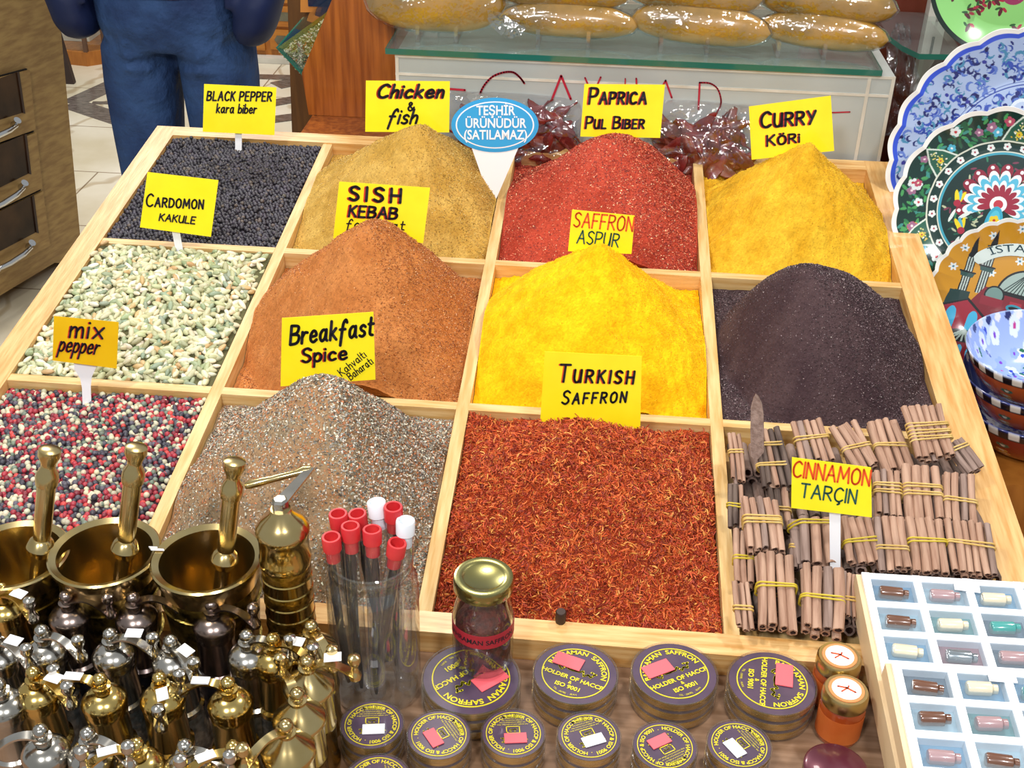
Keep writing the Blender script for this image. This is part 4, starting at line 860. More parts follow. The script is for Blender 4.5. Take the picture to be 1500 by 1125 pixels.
# ------------------------------------------------------------------ white compartment boxes
WB = mat('white_box', '#eef2f6', .4, coat=.1); TAN = mat('tan_side', '#d8b98c', .5, c2='#e4caa2', nscale=12)
VC = [mat('blue_velvet', '#4f8fb4', .6, c2='#80b4d0', nscale=10), mat('teal_lining', '#3f8587', .5, c2='#66a7a6', nscale=14), mat('pale_lining', '#d4e6ea', .5, c2='#b4d0da', nscale=12), mat('dark_lining', '#3c5568', .5, c2='#58768a', nscale=12), mat('wine_lining', '#9a5a66', .5, c2='#b8838a', nscale=12)]
VIAL = [mat('brown_vial', '#6a4634', .25, coat=.6), mat('cream_vial', '#dcd0b4', .25, coat=.6), mat('teal_vial', '#4a9a94', .2, coat=.6), mat('rose_vial', '#a88a8c', .25, coat=.6), mat('steel_vial', '#9aa4aa', .2, .7)]
WGL = glass('box_lid_glass', (.93, .97, 1.0), 1.6, .05, body=.05)
def cbox(label, tl, tr_, bl, h, thick, nx, ny, cw, ch, wall, cols, sticker, seed):
    a = tw(*ontray(*tl, h)); bx = tw(*ontray(*tr_, h)); by = tw(*ontray(*bl, h)); ex = unit(bx-a); ey = unit(by-a); ey = unit(ey-ex*(ex@ey)); ez = np.cross(ey, ex); ez = ez*np.sign(ez[2]); fr = (a, ex, ey, ez)
    Lx = nx*(cw+wall)+wall; Ly = ny*(ch+wall)+wall; t = thing('compartment_box', label, 'box', a-ez*thick)
    off = a-ez*thick; dp = .010
    mb = MB(); mb.box((0, 0, -thick), (Lx, Ly, -dp), fr); mb.build('base_board', WB, t, off, smooth=False)
    mb = MB(); mb.box((-.004, 0, -thick), (0, Ly, -.003), fr); mb.build('tan_edge', TAN, t, off, smooth=False)
    mb = MB()
    for i in range(nx+1): mb.box((i*(cw+wall), 0, -dp), (i*(cw+wall)+wall, Ly, 0), fr)
    for j in range(ny+1):
        for i in range(nx): mb.box((i*(cw+wall)+wall, j*(ch+wall), -dp), ((i+1)*(cw+wall), j*(ch+wall)+wall, -.0004), fr)
    mb.build('lattice', WB, t, off, smooth=False); rr = random.Random(seed)
    for j in range(ny):
        for i in range(nx):
            x0 = i*(cw+wall)+wall; y0 = j*(ch+wall)+wall
            mb = MB(); mb.box((x0, y0, -dp), (x0+cw, y0+ch, -dp+.0015), fr); mb.build('cell_lining', VC[cols[(j*nx+i) % len(cols)]], t, off, smooth=False)
            mb = MB(); c0 = a+ex*(x0+cw*.17)+ey*(y0+ch*rr.uniform(.46, .56))-ez*(dp-.0068); c1 = c0+ex*cw*.66+ey*rr.uniform(-.002, .002); d = unit(c1-c0); L = np.linalg.norm(c1-c0)
            mb.lathe([(0, 0), (.0044, .0002), (.0052, .0015), (.0052, L*.78), (.0030, L*.84), (.0036, L*.86), (.0036, L), (0, L)], 16, (c0, np.cross(d, ez), ez, d)); o = mb.build('small_vial', VIAL[rr.randrange(5)], None, off, loc=off)
            tag(o, 'small vial lying in a cell of the '+('upper' if seed == 2 else 'lower')+' white compartment box', 'vial', 'vials in the '+('upper' if seed == 2 else 'lower')+' white box')
    mb = MB(); mb.box((wall*.5, wall*.5, -.0016), (Lx-wall*.5, Ly-wall*.5, -.0010), fr); mb.build('glass_lid', WGL, t, off, smooth=False)
    for sx, sy, w_, h_, an in sticker:
        c = onpl(sx, sy, a, ez); mb = MB(); ca, sa = math.cos(an), math.sin(an); e1 = ex*ca+ey*sa; e2 = ey*ca-ex*sa; mb.box((-w_, -h_, .0002), (w_, h_, .0008), (c, e1, e2, ez)); mb.build('price_sticker', M['white'], t, off, smooth=False)
cbox('white compartment box of vials lying over the right front corner of the tray', (1262, 838), (1473, 851), (1300, 1105), .032, .028, 4, 7, .0340, .0235, .0062, [0, 2, 0, 3, 2, 1, 3, 0, 0, 4, 3, 1], [(1416, 860, .010, .005, .1)], 1)
cbox('white compartment box of vials stacked on top of the other one at the corner', (1306, 968), (1473, 980), (1330, 1105), .050, .0172, 3, 5, .0330, .0235, .0062, [3, 0, 0, 2, 1, 3, 0, 2, 1], [(1467, 990, .010, .006, .0)], 2)
# ------------------------------------------------------------------ painted plates and bowls
class Paint:
    def __init__(s, X, Y, base): s.X, s.Y = X, Y; s.C = np.tile(np.array(base), (len(X), 1)).astype(float)
    def put(s, m, c): s.C[m] = S(c) if isinstance(c, str) else c
    def ring(s, a, b, c): r = np.hypot(s.X, s.Y); s.put((r >= a) & (r < b), c)
    def disc(s, x, y, r, c): s.put((s.X-x)**2+(s.Y-y)**2 < r*r, c)
    def ell(s, x, y, a, b, t, c):
        dx, dy = s.X-x, s.Y-y; u = dx*math.cos(t)+dy*math.sin(t); v = -dx*math.sin(t)+dy*math.cos(t); s.put((u/a)**2+(v/b)**2 < 1, c)
    def crescent(s, x, y, r, t, c):
        dx, dy = s.X-x, s.Y-y; m = (dx*dx+dy*dy < r*r) & ((dx-.45*r*math.cos(t))**2+(dy-.45*r*math.sin(t))**2 > (.78*r)**2); s.put(m, c)
    def flower(s, x, y, r, c, cc, n=5, t=0):
        for k in range(n): a = t+2*math.pi*k/n; s.disc(x+r*.58*math.cos(a), y+r*.58*math.sin(a), r*.45, c)
        s.disc(x, y, r*.28, cc)
    def poly(s, P, c):
        m = np.zeros(len(s.X), bool); n = len(P)
        for i in range(n):
            x0, y0 = P[i]; x1, y1 = P[(i+1) % n]; k = (y0 > s.Y) != (y1 > s.Y)
            with np.errstate(divide='ignore', invalid='ignore'): m ^= k & (s.X < (x1-x0)*(s.Y-y0)/(y1-y0)+x0)
        s.put(m, c)
    def line(s, a, b, w, c):
        a, b = np.array(a), np.array(b); d = b-a; L = d@d; t = np.clip(((s.X-a[0])*d[0]+(s.Y-a[1])*d[1])/L, 0, 1)
        s.put((s.X-a[0]-t*d[0])**2+(s.Y-a[1]-t*d[1])**2 < w*w/4, c)
def dish(name, label, c, n, R, depth, painter, scal=0, samp=.02, back='#c8b49a', flat=.62, thick=.004, na=640, nr=200, cat='plate', roll=0.0):
    """round dish: front painted by position, rolled edge, plain back; axis n points at the viewer side"""
    n = unit(n); ex = unit(np.cross([0, 0, 1.], n)); ey = np.cross(n, ex); ex, ey = ex*math.cos(roll)+ey*math.sin(roll), ey*math.cos(roll)-ex*math.sin(roll)
    th = np.arange(na)*2*math.pi/na; rr = np.linspace(0.002, 1, nr); T, Rr = np.meshgrid(th, rr)
    sc = 1+(samp*(np.abs(np.cos(T*scal/2))-.6) if scal else 0)*np.clip((Rr-.6)/.4, 0, 1)
    prof = np.where(Rr < flat, 0, depth*((Rr-flat)/(1-flat))**1.3) if flat < 1 else depth*Rr**4.5
    x = R*Rr*sc*np.cos(T); y = R*Rr*sc*np.sin(T)
    P = painter(Paint((Rr*np.cos(T)).ravel(), (Rr*np.sin(T)).ravel(), (.8, .8, .8)))
    V = np.stack([x.ravel(), y.ravel(), prof.ravel()], 1); Vb = V-[0, 0, thick]; k = nr*na
    i = np.arange(k).reshape(nr, na); j = np.roll(i, -1, 1); Q = np.stack([i[:-1], j[:-1], j[1:], i[1:]], -1).reshape(-1, 4)
    rim = np.stack([i[-1], j[-1], j[-1]+k, i[-1]+k], -1); VV = np.concatenate([V, Vb]); W3 = VV[:, :1]*ex+VV[:, 1:2]*ey+VV[:, 2:]*n
    CB = np.tile(np.array(S(back)), (k, 1)) if isinstance(back, str) else back(Rr.ravel(), T.ravel())
    rings = [i[0][None, ::-1], i[0][None]+k]
    o = npmesh(name, W3, [Q, Q[:, ::-1]+k, rim]+rings, COLM, np.concatenate([P.C, CB])); o.location = c; return tag(o, label, cat), ex, ey, n
def toward(c, up=0.0, left=0.0): d = unit(CAM-c); return unit(d+np.array([-left, 0, up]))
def blue_paint(p):
    rr = random.Random(3); p.C[:] = S('#a8bce0')
    for k in range(1250):
        a = rr.uniform(0, 6.283); r = rr.choice((rr.uniform(.60, .93), rr.uniform(0, .55))); x, y = r*math.cos(a), r*math.sin(a)
        p.crescent(x, y, rr.uniform(.018, .036), rr.uniform(0, 6.3), rr.choice(('#2f49a0', '#3c55b4', '#27306e', '#5f7cc8', '#4a8ab0')))
    for k in range(260):
        a = rr.uniform(0, 6.283); r = rr.choice((rr.uniform(.62, .92), rr.uniform(.15, .55))); p.disc(r*math.cos(a), r*math.sin(a), rr.uniform(.008, .018), rr.choice(('#1f2a72', '#3a3f9a', '#20245a')))
    p.ring(.575, .585, '#2a3f9a'); p.ring(.60, .607, '#2a3f9a')
    for k in range(8):
        a = k*math.pi/4+.3; x, y = .33*math.cos(a), .33*math.sin(a); p.ell(x, y, .15, .11, a, '#dbe6f2'); p.ell(x, y, .125, .088, a, '#b9cbe8'); p.ell(x, y, .06, .04, a, '#27306e'); p.ell(x, y, .025, .015, a, '#dfe8f4')
        for q in range(14): b = q*math.pi/7; p.disc(x+.10*math.cos(b), y+.085*math.sin(b), .009, '#2c3a8c')
    p.ring(.0, .1, '#3a4fae'); p.ring(.93, .965, '#3556d2'); p.ring(.965, 2, '#f2f1ec'); return p
def green_paint(p):
    rr = random.Random(8); p.C[:] = S('#15352f')
    for k in range(420):
        a = rr.uniform(0, 6.283); r = rr.uniform(.70, .93); x, y = r*math.cos(a), r*math.sin(a); p.ell(x, y, .035, .014, rr.uniform(0, 3), rr.choice(('#2f7a4c', '#1f5a40', '#4a9a5a', '#3f8f86')))
    for k in range(60):
        a = rr.uniform(0, 6.283); r = rr.uniform(.73, .91); p.flower(r*math.cos(a), r*math.sin(a), rr.uniform(.035, .055), *rr.choice((('#8fd0e4', '#f0f4f0'), ('#dfe9ea', '#c23a48'), ('#b8506a', '#f0e8d0'), ('#d9c83a', '#b8323a'), ('#4fb2d0', '#e9f2f2'), ('#9a6a8a', '#f2d8e0'))), 5, rr.uniform(0, 6))
    for k in range(6):
        a = k*math.pi/3+.52; c, s = math.cos(a), math.sin(a); f = lambda u, v: (u*c-v*s, u*s+v*c)
        p.poly([f(.67, -.15), f(.80, -.10), f(.955, 0), f(.80, .10), f(.67, .15)], '#d8e6da'); p.poly([f(.67, -.132), f(.80, -.085), f(.93, 0), f(.80, .085), f(.67, .132)], '#2a5f4c')
        for q in range(26): u = rr.uniform(.69, .88); v = rr.uniform(-.08, .08)*(.95-u)/.26; p.disc(*f(u, v), .008, rr.choice(('#d8d890', '#e9ede0', '#d0b040')))
        p.flower(*f(.76, 0), .03, '#e0c83a', '#b8323a')
    p.ring(0, .69, '#d6dccb'); p.ring(0, .675, '#1a3834')
    for k in range(26): a = k*2*math.pi/26; p.flower(.63*math.cos(a), .63*math.sin(a), .036, '#e4ecea', '#a83a52')
    p.ring(0, .585, '#d6dccb'); p.ring(0, .575, '#3f9fb8'); p.ring(0, .55, '#14302e')
    for k in range(160):
        a = rr.uniform(0, 6.283); r = rr.uniform(.1, .53); p.ell(r*math.cos(a), r*math.sin(a), .03, .010, rr.uniform(0, 3), rr.choice(('#2f7a5c', '#1f5a48', '#7a3a52', '#b8c0a0')))
    cx, cy = -.02, .06                                              # a fan of petals with a vase below it
    for k in range(11):
        a = -.35+k*(math.pi+.7)/10; c, s = math.cos(a), math.sin(a); f = lambda u, v: (cx+u*c-v*s, cy+u*s+v*c)
        for u, w, col in ((.40, .058, '#8a2238'), (.32, .048, '#e8eef0'), (.27, .042, '#59b8d8'), (.20, .034, '#e8eef0'), (.15, .03, '#9a2a40')): p.ell(*f(u*.82, 0), .075, w, a, col)
        p.disc(*f(.37, 0), .018, '#f2e8ee')
    p.disc(cx, cy, .08, '#eef2f2'); p.disc(cx, cy, .045, '#c03a4a'); p.ell(cx, cy-.22, .085, .2, 0, '#3aa8c8'); p.ell(cx, cy-.22, .06, .16, 0, '#55c0d8'); p.flower(cx, cy-.16, .05, '#e8cc2a', '#c0402a'); p.disc(cx, cy-.36, .04, '#d8d030')
    for x, y, q in ((-.40, .0, .3), (-.30, -.26, .7), (.36, .0, 2.8), (.28, -.27, 2.4), (-.14, -.42, 1.2)):
        for d in (-.35, 0, .35): p.ell(x+.05*math.cos(q+d+1.2), y+.05*math.sin(q+d+1.2), .085, .022, q+d+1.2, '#e8d422' if d else '#50b0d0')
        p.disc(x, y, .035, '#a82a42'); p.ell(x+.10, y-.10, .07, .018, .7, '#dfe9e6'); p.ell(x-.02, y-.13, .07, .016, 1.3, '#dfe9e6')
    p.ring(.955, 2, '#f4f2ec'); return p
def town_paint(p):
    p.C[:] = S('#c78d1c'); rr = random.Random(4)
    for x, y in ((-.78, .22), (-.72, .48), (-.44, .70), (-.15, .86), (-.46, .36), (-.33, .26), (-.06, .48), (.05, .9), (.25, .6), (.5, .5)):
        for k in range(3): p.ell(x, y, .055, .016, k*1.05+.3, '#dfe6e2'); p.disc(x, y, .014, '#4a7f9a')
    K = '#14181c'; G = '#b9c9c2'
    for x, y0, yt, tp in ((-.60, -.05, .40, .66), (-.40, -.02, .52, .80)):   # two slim towers
        p.poly([(x-.055, y0), (x+.055, y0), (x+.05, yt), (x-.05, yt)], K); 
        for d in (-.03, 0, .03): p.line((x+d, y0), (x+d, yt-.02), .016, G)
        p.poly([(x-.055, yt), (x+.055, yt), (x, tp)], K); p.poly([(x-.09, yt-.20), (x+.09, yt-.20), (x+.07, yt-.26), (x-.07, yt-.26)], '#2d4f4c'); p.line((x-.09, yt-.2), (x+.09, yt-.2), .02, K)
    p.disc(.12, .06, .34, K); p.disc(.12, .06, .315, '#9fb5ae')
    for k in range(13): p.line((.12, .40), (.12+(k-6)*.055, .0), .012, '#2a3a3a')
    p.poly([(-.35, .08), (.8, .08), (.8, -.9), (-.5, -.9), (-.5, -.2)], '#7c1f2c'); p.line((-.3, .06), (.8, .06), .05, K)
    p.disc(-.22, .0, .12, K); p.disc(-.22, .0, .10, '#6f8f8a'); p.poly([(-.36, -.03), (-.1, -.03), (-.1, -.14), (-.36, -.14)], '#8a2433')
    for x in (.05, .25, .45): p.poly([(x-.07, -.02), (x+.07, -.02), (x+.07, -.32), (x-.07, -.32)], '#a32a3a'); p.ell(x, -.1, .05, .1, 1.57, '#2f8fa8'); p.ell(x, -.1, .025, .07, 1.57, K)
    p.poly([(-.95, -.36), (-.5, -.12), (-.16, -.36), (-.16, -.9), (-.75, -.9)], '#9a2336'); p.line((-.95, -.36), (-.5, -.12), .03, K); p.line((-.5, -.12), (-.16, -.36), .03, K)
    for x in (-.64, -.38): p.ell(x, -.36, .06, .11, 0, '#45b4e0'); p.poly([(x-.06, -.36), (x+.06, -.36), (x+.06, -.5), (x-.06, -.5)], '#45b4e0')
    p.poly([(-.74, -.05), (-.5, -.03), (-.5, -.12), (-.76, -.25)], '#1d3a38'); p.ell(-.42, -.62, .22, .12, 0, K)
    for k in range(7): p.line((-.42, -.5), (-.6+k*.06, -.64), .022, '#a9beb6')
    p.poly([(-.66, -.66), (-.16, -.66), (-.2, -.92), (-.6, -.92)], '#7c1f2c')
    for x in (-.54, -.42, -.3): p.ell(x, -.76, .032, .07, 0, '#45b4e0')
    p.ring(.95, 2, '#efefe6'); return p
def lime_paint(p):
    p.C[:] = S('#8fd07a'); rr = random.Random(6)
    for k in range(46): a = rr.uniform(0, 6.28); r = rr.uniform(.3, .85); x, y = r*math.cos(a), r*math.sin(a); p.ell(x, y, .06, .025, rr.uniform(0, 3), '#5a2a36'); p.ell(x+.05, y+.03, .04, .02, rr.uniform(0, 3), '#a83248'); p.ell(x-.04, y+.04, .04, .016, rr.uniform(0, 3), '#2f5f3a')
    for x, y in ((-.45, .18), (.2, -.1), (.0, .6)): p.disc(x-.09, y-.08, .16, '#9a3a62'); p.disc(x+.12, y+.06, .17, '#8a3052'); p.ell(x+.08, y, .12, .16, 0, '#6fd0d8'); p.ell(x+.08, y, .07, .1, 0, '#3f9ab8'); p.disc(x+.08, y, .035, '#7a2a42')
    p.ring(.94, 2, '#10221c'); return p
def bowl_paint(seed, c1):
    def f(p):
        rr = random.Random(seed); p.C[:] = S(c1)
        for k in range(110): a = rr.uniform(0, 6.28); r = rr.uniform(0, .93); p.flower(r*math.cos(a), r*math.sin(a), rr.uniform(.07, .12), rr.choice(('#dfe8f8', '#c8d8f4', '#8fa8e8')), rr.choice(('#c23a8a', '#2f49c0', '#7a3ac0')), 5, rr.uniform(0, 6))
        for k in range(60): a = rr.uniform(0, 6.28); r = rr.uniform(0, .82); p.ell(r*math.cos(a), r*math.sin(a), .05, .02, rr.uniform(0, 3), rr.choice(('#1f6a4a', '#2f4a9a')))
        for k in range(36): a = k*math.pi/18; p.ring_ = None; p.ell(.975*math.cos(a), .975*math.sin(a), .022, .05, a, '#eeeae0' if k % 2 else '#1c2260')
        return p
    return f
def bowl_back(c1):
    def f(r, t):
        rg = np.random.default_rng(5); C = np.tile(np.array(S(c1)), (len(r), 1)); k = np.floor(t/(2*math.pi)*44).astype(int) % 2
        m = (r > .972); C[m] = np.where(k[m, None] == 0, np.array(S('#efe9dc')), np.array(S('#1c1a20'))); m = (r > .955) & (r <= .972); C[m] = S('#221a1c')
        for q in range(40):
            tt, q0 = rg.uniform(0, 6.28), rg.uniform(.72, .94); d = (np.abs(((t-tt+math.pi) % (2*math.pi))-math.pi)*r/.09)**2+((r-q0)/.02)**2; C[d < 1] = S(('#3f6a52', '#7f9aa0', '#d0a050', '#5a2420')[q % 4]); C[d < .2] = S('#e4dcc8')
        return C
    return f
def place(px, py, y, rp): c = ony(px, py, y); return c, rp*np.linalg.norm(c-CAM)/FPX
c, R = place(1502, 238, .735, 174); dish('painted_plate', 'largest plate, blue and white with a scalloped white rim, behind the dark green one', c, toward(c, -.05), R, .022, blue_paint, 22, .03, na=800, nr=240)
c, R = place(1463, 309, .635, 135); dish('painted_plate', 'dark green flowered plate with a white wavy rim, in front of the blue one', c, toward(c, -.03, .05), R, .016, green_paint, 18, .035, na=800, nr=260)
c, R = place(1483, 440, .560, 109); o, ex, ey, n = dish('painted_plate', 'ochre plate with towers and a domed building, in front of the dark green one', c, toward(c, -.02), R, .012, town_paint, 26, .03, na=760, nr=240, roll=-.06)
mb = MB(); fm = lambda a, b, off: c+ex*a*R+ey*b*R+n*(.0015+off+.012*max(0, (math.hypot(a, b)-.62)/.38)**1.3)
P = [(.62*math.cos(q), .12+.5*math.sin(q)) for q in np.linspace(2.55, .6, 16)]; ribbon(mb, P, .15, fm, 0, 0)
arc_text(mb, 'İSTANBUL', np.zeros(3), ID[1], ID[2], .52, .13, math.pi/2, mi=1, wscale=1.25)
k = len(mb.v)-1; mb.v[k] = np.array([fm(q[0]*1.17, .085+q[1]*.98, .001) for q in mb.v[k]]); mb.build('banner', [mat('banner_white', '#d5e2dc', .3, coat=.5), mat('banner_ink', '#1d3f4a', .4)], o, c, smooth=False)
c, R = place(1478, -32, .98, 96); dish('painted_plate', 'lime green plate with dark rim standing on the glass corner shelf', c, toward(c, -.15), R, .014, lime_paint, 0)
sh_z = c[2]-R*.93
BX = np.array([-.10, -.06, 1.0]); bowl_z = 1
for (px, py, rp, lb, c1, c2) in ((1519, 577, 99, 'lowest bowl of the nested stack, deep red outside', '#2a3a8a', '#8a1f18'), (1519, 541, 93, 'middle bowl of the nested stack, orange outside with a dotted rim', '#2a3a8a', '#c2561f'), (1521, 505, 91, 'top bowl of the nested stack, showing its blue flowered inside', '#9fb4e6', '#c25a22')):
    c, R = place(px, py, .425, rp); ax = unit(BX); dp = R*.72; bowl_z = min(bowl_z, c[2]-dp)
    dish('painted_bowl', lb, c-ax*dp, ax, R, dp, bowl_paint(int(py), c1), 0, flat=1.0, back=bowl_back(c2), thick=.004, na=400, nr=110, cat='bowl')
# stepped stand that carries the crockery
t = thing('stepped_stand', 'dark stepped wooden stand under the plates at the right edge', 'stand', (.55, .4, ZF))
for y0, y1, z in ((.34, .515, bowl_z-.006), (.515, .60, -.055), (.60, .69, -.03), (.69, 1.13, -.02)):
    mb = MB(); mb.box((.535, y0, ZF), (1.2, y1-.001, z)); mb.build('step', M['farwood'] if y0 < .5 else M['darkwood'], t, (.55, .4, ZF), smooth=False)

# ------------------------------------------------------------------ behind the tray
BZ_ = .0835
mb = MB(); mb.box((-.30, .8335, ZF), (.50, 1.15, BZ_)); tag(mb.build('back_bench', M['cherry'], None, (0, 1, ZF), smooth=False, loc=(0, 1, ZF)), 'wooden bench behind the tray under the white box', 'bench')
bx = thing('display_box', 'white box with red marker lettering under the glass shelf', 'box', (.17, .97, BZ_)); off = (.17, .97, BZ_); ZT = .2050
mb = MB(); mb.box((-.160, .842, BZ_), (.494, 1.10, ZT)); mb.build('box_body', mat('white_foam', '#a4aaa6', .35, c2='#b2b8b4', nscale=6, coat=.4), bx, off, smooth=False)
mb = MB()
for z in (ZT-.026, ZT-.002, BZ_+.002): mb.box((-.1605, .8412, z-.0018), (.4945, .842, z+.0018))
for x in (-.158, .462, .4925): mb.box((x-.0022, .8411, BZ_), (x+.0022, .842, ZT))
mb.build('clear_tape', mat('yellowed_tape', '#c4beae', .2, c2='#d8d4c8', nscale=30, coat=.6), bx, off, smooth=False)
MARK = mat('red_marker', '#b01832', .5); fm = lambda px, py, o: ony(px, py, .8408)
for P, w in (([(655, 130), (681, 132)], 3.2), (catmull([(703, 137), (710, 124), (722, 112), (738, 106), (752, 106), (762, 114), (768, 122)]), 3), ([(808, 147), (822, 111), (836, 145)], 3.4), ([(857, 114), (868, 140), (880, 113)], 2.6), ([(916, 115), (915, 140)], 1.8), ([(932, 115), (934, 150)], 2.6), ([(975, 118), (984, 143)], 2.8), ([(960, 145), (975, 118)], 2.6),
             ([(1025, 121), (1023, 160)], 2.8), (catmull([(1025, 121), (1040, 122), (1051, 130), (1056, 145), (1055, 156), (1049, 166)]), 2.4), ([(1219, 165), (1245, 164)], 2)): 
    mb = MB(); ribbon(mb, P, w, fm, 0); mb.build('marker_stroke', MARK, bx, off, smooth=False)
sh = thing('glass_shelf', 'green-edged glass shelf on top of the white box', 'shelf', (.15, .98, ZT)); off = (.15, .98, ZT)
mb = MB(); mb.box((-.172, .838, ZT+.0012), (.475, 1.12, ZT+.0085)); mb.build('pane', M['greenglass'], sh, off, smooth=False)
mb = MB(); mb.box((-.172, .8372, ZT+.0010), (.475, .8384, ZT+.0085)); mb.box((.4746, .838, ZT+.0010), (.4758, 1.12, ZT+.0085)); mb.box((-.1728, .838, ZT+.0010), (-.1716, 1.12, ZT+.0085)); mb.build('polished_edge', M['gedge'], sh, off, smooth=False)
ZS = ZT+.0086
ROE = mat('waxed_roe', '#6e5612', .28, c2='#bd8c2a', nscale=16, coat=.6, bump=.3, bscale=40, lo=.3, hi=.62); WRAP = glass('cling_wrap', (.97, .97, .96), 1.7, .08, 1.0, 35)
def roe(label, lobes, knot, sp, seed):
    y = .90; t = thing('waxed_roe_pack', label, 'food', ony(lobes[0][0], lobes[0][1], y), group='waxed roe packs on the glass shelf'); o0 = np.array(t.location); rr = random.Random(seed)
    for px, py, hw, hh, tl in lobes:
        c = ony(px, py, y+.01*(lobes[0][1]-py)/40); s = np.linalg.norm(c-CAM)/FPX; n = toward(c); ex = unit(np.cross([0, 0, 1.], n)); ey = np.cross(n, ex); ca, sa = math.cos(tl), math.sin(tl); ex, ey = ex*ca+ey*sa, ey*ca-ex*sa
        for nm, mt, k, nz in (('lobe', ROE, 1.0, .03), ('wrap', WRAP, 1.04, .06)):
            V = []; F = []; na, nb = 40, 26; r2 = random.Random(seed+7)
            for i in range(nb+1):
                u = -1+2*i/nb; w = max(1-abs(u)**2.6, 0)**.55
                for j in range(na):
                    a = 2*math.pi*j/na; q = 1+nz*(r2.random()-.5)*(1 if nm == 'wrap' else .4)
                    V.append(c+ex*u*hw*s*k+ey*(math.sin(a)*w*hh*s*k*q-.12*hh*s*(1-u*u)*-1+.0)+n*math.cos(a)*w*.017*k*q)
            for i in range(nb):
                for j in range(na): F.append((i*na+j, i*na+(j+1) % na, (i+1)*na+(j+1) % na, (i+1)*na+j))
            mb = MB(); mb.add(V, F); mb.build(nm, mt, t, o0, angle=80)
    if knot:
        c = ony(*knot, y-.02); mb = MB(); n = toward(c)
        for k in range(7):
            d = unit(np.array([rr.uniform(-1, 1), rr.uniform(-.3, .3), rr.uniform(-1.2, .3)])); mb.prism([(0, -.002), (.022, -.007), (.024, .006), (0, .002)], (c, d, unit(np.cross(d, n)), n), -.0003, .0003)
        tag(mb.build('wrap_tail', WRAP, t, o0), 'twisted film tail')
    for q, (a, b) in enumerate(sp):
        pass
    return t
roe('leftmost waxed roe pack, one big lobe with an orange tip', [(638, 0, 99, 48, -.05)], (738, 22), (), 1)
roe('second waxed roe pack from the left with a film tail on its left', [(833, 32, 98, 24, -.03), (822, -14, 98, 28, -.03)], (748, 30), (), 2)
roe('third waxed roe pack from the left with a bright shiny right end', [(1026, 38, 97, 28, -.05), (1014, -10, 96, 29, -.05)], None, (), 3)
roe('rightmost waxed roe pack on the glass shelf', [(1205, 48, 88, 24, -.03), (1210, 4, 94, 27, -.03)], None, (), 4)
for (xa, xb, yy, lb) in ((612, 668, 50, 'leftmost clear plastic stand under the big roe lobe'), (788, 862, 56, 'clear plastic stand under the second roe pack'), (968, 1036, 68, 'clear plastic stand under the third roe pack'), (1140, 1208, 74, 'clear plastic stand under the rightmost roe pack')):
    a, b = ony(xa, yy, .875), ony(xb, yy, .875); zt = min(a[2], b[2])+.012; m_ = (a+b)/2; mb = MB()
    for p in (a, b):
        mb.box((p[0]-.0025, .872, ZS), (p[0]+.0025, .875, zt)); mb.box((p[0]-.0025, .872, ZS), (p[0]+.0025, .93, ZS+.003)); mb.box((p[0]-.0025, .872, ZS+.014), (p[0]+.0025, .93, ZS+.017))
    mb.box((a[0], .90, ZS), (b[0], .903, ZS+.016)); tag(mb.build('display_stand', M['clear'], None, m_, smooth=False, loc=m_), lb, 'stand', 'clear stands on the glass shelf')

# bags of dried peppers
PEP = [mat('dried_pepper', '#5a1216', .3, c2='#7d2018', nscale=40, bump=.4, bscale=90, coat=.4), mat('brown_dried_pepper', '#4a1a12', .35, c2='#8a3a1e', nscale=40, bump=.4, bscale=90, coat=.3)]
def pepper_mesh(seed):
    rr = random.Random(seed); n = 12; mb = MB(); b = rr.uniform(-.5, .5); P = [(x*.05, b*.05*(x*x-.3), .003*math.sin(5*x+seed)) for x in np.linspace(-.7, .7, n)]
    mb.tube(P, [.0025, .006, .0085, .0095, .0098, .0098, .0092, .0085, .0075, .006, .004, .0015], 10, flat=(1, .5))
    V = mb.v[0]; g = np.random.default_rng(seed); V += g.normal(0, .0009, V.shape); mb.tube([P[0], (P[0][0]-.006, P[0][1]+.001, 0), (P[0][0]-.014, P[0][1]+.004, .002)], .0013, 6); return mb
PM = [pepper_mesh(k).build('dried_pepper', PEP[k % 2], None) for k in range(5)]; PD = [o.data for o in PM]
for o in PM: D.objects.remove(o)
